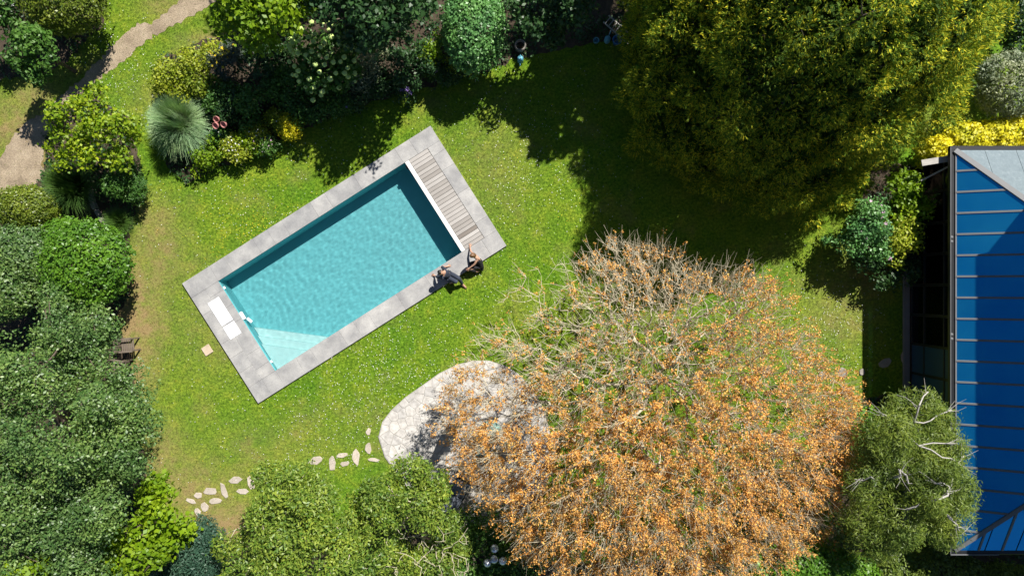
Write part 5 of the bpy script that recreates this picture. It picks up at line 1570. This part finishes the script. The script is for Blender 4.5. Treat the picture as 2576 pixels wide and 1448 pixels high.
# man, leaning back on his hands with his face to the sky
o_ = Zp(690, 850, 0.0); man = empty('person', tuple(o_)); off = o_.copy()
tag(man, 'person in dark navy shirt and trousers leaning back on the pool edge, face turned up', 'person')
J = dict(pel=Zp(690, 850, .13), sp=Zp(655, 832, .32), ch=Zp(612, 805, .47), nk=Zp(580, 793, .60), hd=Zp(548, 790, .68), sL=Zp(618, 722, .51), sR=Zp(568, 872, .50), eL=Zp(548, 672, .30), wL=Zp(650, 662, .06), pL=Zp(690, 650, .035),
         eR=Zp(462, 885, .28), wR=Zp(402, 858, .06), pR=Zp(372, 848, .035), hL=Zp(728, 812, .12), hR=Zp(672, 892, .12), kL=Zp(905, 905, .38), aL=Zp(985, 1035, .0), tL=Zp(1055, 1105, -.05), kR=Zp(868, 985, .40), aR=Zp(772, 985, .05), tR=Zp(735, 1000, .02))
hf = norm(J['pL'] - J['wL']); hs = np.cross(hf, [0, 0, 1])
hf2 = norm(J['pR'] - J['wR']); hs2 = np.cross(hf2, [0, 0, 1])
body = [[('pel', J['pel'], .12), ('sp', J['sp'], .115), ('ch', J['ch'], .125), ('nk', J['nk'], .055), ('hd', J['hd'], .05)],
        [('ch', J['ch'], .125), ('sL', J['sL'], .062), ('eL', J['eL'], .044), ('Lw', J['wL'], .027)], [('ch', J['ch'], .125), ('sR', J['sR'], .062), ('eR', J['eR'], .044), ('Rw', J['wR'], .027)],
        [('pel', J['pel'], .12), ('hL', J['hL'], .092), ('kL', J['kL'], .060), ('aL', J['aL'], .040), ('tL', J['tL'], .032)], [('pel', J['pel'], .12), ('hR', J['hR'], .092), ('kR', J['kR'], .060), ('aR', J['aR'], .040), ('tR', J['tR'], .03)]]
body += hand('L', J['wL'], J['pL'], hf, -hs) + hand('R', J['wR'], J['pR'], hf2, hs2)
skinned('body', body, M['skin'], man, off)
lerp = lambda a, b, t: a + (b - a) * t
skinned('shirt', [[('pel', J['pel'] + [0, 0, .02], .130), ('sp', J['sp'], .128), ('ch', J['ch'] + np.array([0, 0, .01]), .152), ('nk', lerp(J['ch'], J['nk'], .72), .088)],
                  [('ch', J['ch'] + np.array([0, 0, .01]), .152), ('sL', J['sL'] + np.array([0, 0, .012]), .088), ('eL', lerp(J['sL'], J['eL'], .6), .062), ('eL2', J['eL'], .056), ('fL', lerp(J['eL'], J['wL'], .25), .052)],
                  [('ch', J['ch'] + np.array([0, 0, .01]), .152), ('sR', J['sR'] + np.array([0, 0, .012]), .088), ('eR', lerp(J['sR'], J['eR'], .6), .062), ('eR2', J['eR'], .056), ('fR', lerp(J['eR'], J['wR'], .6), .046)]], M['navy'], man, off)
skinned('trousers', [[('pel', J['pel'], .138), ('hL', J['hL'], .106), ('mL', lerp(J['hL'], J['kL'], .5), .090), ('kL', J['kL'], .076), ('cL', lerp(J['kL'], J['aL'], .5), .068), ('aL', lerp(J['kL'], J['aL'], .93), .056)],
                     [('pel', J['pel'], .138), ('hR', J['hR'], .106), ('mR', lerp(J['hR'], J['kR'], .5), .090), ('kR', J['kR'], .076), ('cR', lerp(J['kR'], J['aR'], .5), .066), ('aR', lerp(J['kR'], J['aR'], .9), .056)]], M['navy'], man, off)
fwd = norm(Zp(905, 960, 0) - Zp(690, 850, 0))
add_head(man, Zp(528, 790, .74), tuple(fwd * 0.9 + np.array([0, 0, .75])), tuple(-fwd * .7 + np.array([0, 0, .9])), M['blackhair'], False, off)
shoe(man, Zp(965, 1035, -.075), Zp(1052, 1110, -.082), off, M['shoe'])
shoe(man, Zp(790, 985, .0), Zp(725, 1005, .0), off, M['skin'], 0.08)

# woman, sitting sideways with one hand on the deck
o_ = Zp(1370, 620, 0.0); wom = empty('person', tuple(o_)); off = o_.copy()
tag(wom, 'person in a black dress sitting by the deck, one arm reaching onto the boards', 'person')
J = dict(pel=Zp(1375, 610, .13), sp=Zp(1345, 560, .31), ch=Zp(1300, 505, .45), nk=Zp(1245, 460, .56), hd=Zp(1215, 445, .62), sU=Zp(1262, 425, .50), sD=Zp(1300, 500, .50), eU=Zp(1165, 360, .26), wU=Zp(1140, 265, .05), pU=Zp(1142, 225, .035),
         eD=Zp(1238, 615, .42), wD=Zp(1135, 690, .34), pD=Zp(1105, 706, .33), hA=Zp(1350, 660, .12), hB=Zp(1370, 570, .12), kA=Zp(1135, 715, .26), kB=Zp(1130, 600, .28), aA=Zp(1300, 770, .06), tA=Zp(1340, 755, .02), aB=Zp(1345, 700, .06), tB=Zp(1395, 735, .02))
hf = norm(J['pU'] - J['wU']); hs = np.cross(hf, [0, 0, 1]); hf2 = norm(J['pD'] - J['wD']); hs2 = np.cross(hf2, [0, 0, 1])
body = [[('pel', J['pel'], .12), ('sp', J['sp'], .095), ('ch', J['ch'], .105), ('nk', J['nk'], .045), ('hd', J['hd'], .042)],
        [('ch', J['ch'], .105), ('sU', J['sU'], .052), ('eU', J['eU'], .038), ('Uw', J['wU'], .024)], [('ch', J['ch'], .105), ('sD', J['sD'], .052), ('eD', J['eD'], .038), ('Dw', J['wD'], .024)],
        [('pel', J['pel'], .12), ('hA', J['hA'], .088), ('kA', J['kA'], .058), ('aA', J['aA'], .036), ('tA', J['tA'], .026)], [('pel', J['pel'], .12), ('hB', J['hB'], .088), ('kB', J['kB'], .058), ('aB', J['aB'], .036), ('tB', J['tB'], .026)]]
body += hand('U', J['wU'], J['pU'], hf, hs, 0.008) + hand('D', J['wD'], J['pD'], hf2, -hs2, 0.008)
skinned('body', body, M['skin'], wom, off)
skinned('dress', [[('pel', J['pel'], .140), ('sp', J['sp'], .115), ('ch', J['ch'], .124)],
                  [('pel', J['pel'], .140), ('hA', J['hA'], .118), ('mA', lerp(J['hA'], J['kA'], .55), .105), ('kA', J['kA'], .085), ('cA', lerp(J['kA'], J['aA'], .55), .085), ('qA', lerp(J['kA'], J['aA'], .8), .06)],
                  [('pel', J['pel'], .140), ('hB', J['hB'], .118), ('mB', lerp(J['hB'], J['kB'], .55), .105), ('kB', J['kB'], .085), ('cB', lerp(J['kB'], J['aB'], .6), .09)],
                  [('pel', J['pel'], .140), ('x1', Zp(1395, 690, .09), .085), ('x2', Zp(1400, 760, .04), .035)],
                  [('mA', lerp(J['hA'], J['kA'], .55), .105), ('mB', lerp(J['hB'], J['kB'], .55), .105)]], M['blackcloth'], wom, off)
add_head(wom, Zp(1190, 432, .70), tuple(norm(Zp(1080, 480, 0) - Zp(1190, 432, 0)) + np.array([0, 0, -.25])), (0.25, 0.15, 1.0), M['brownhair'], True, off)
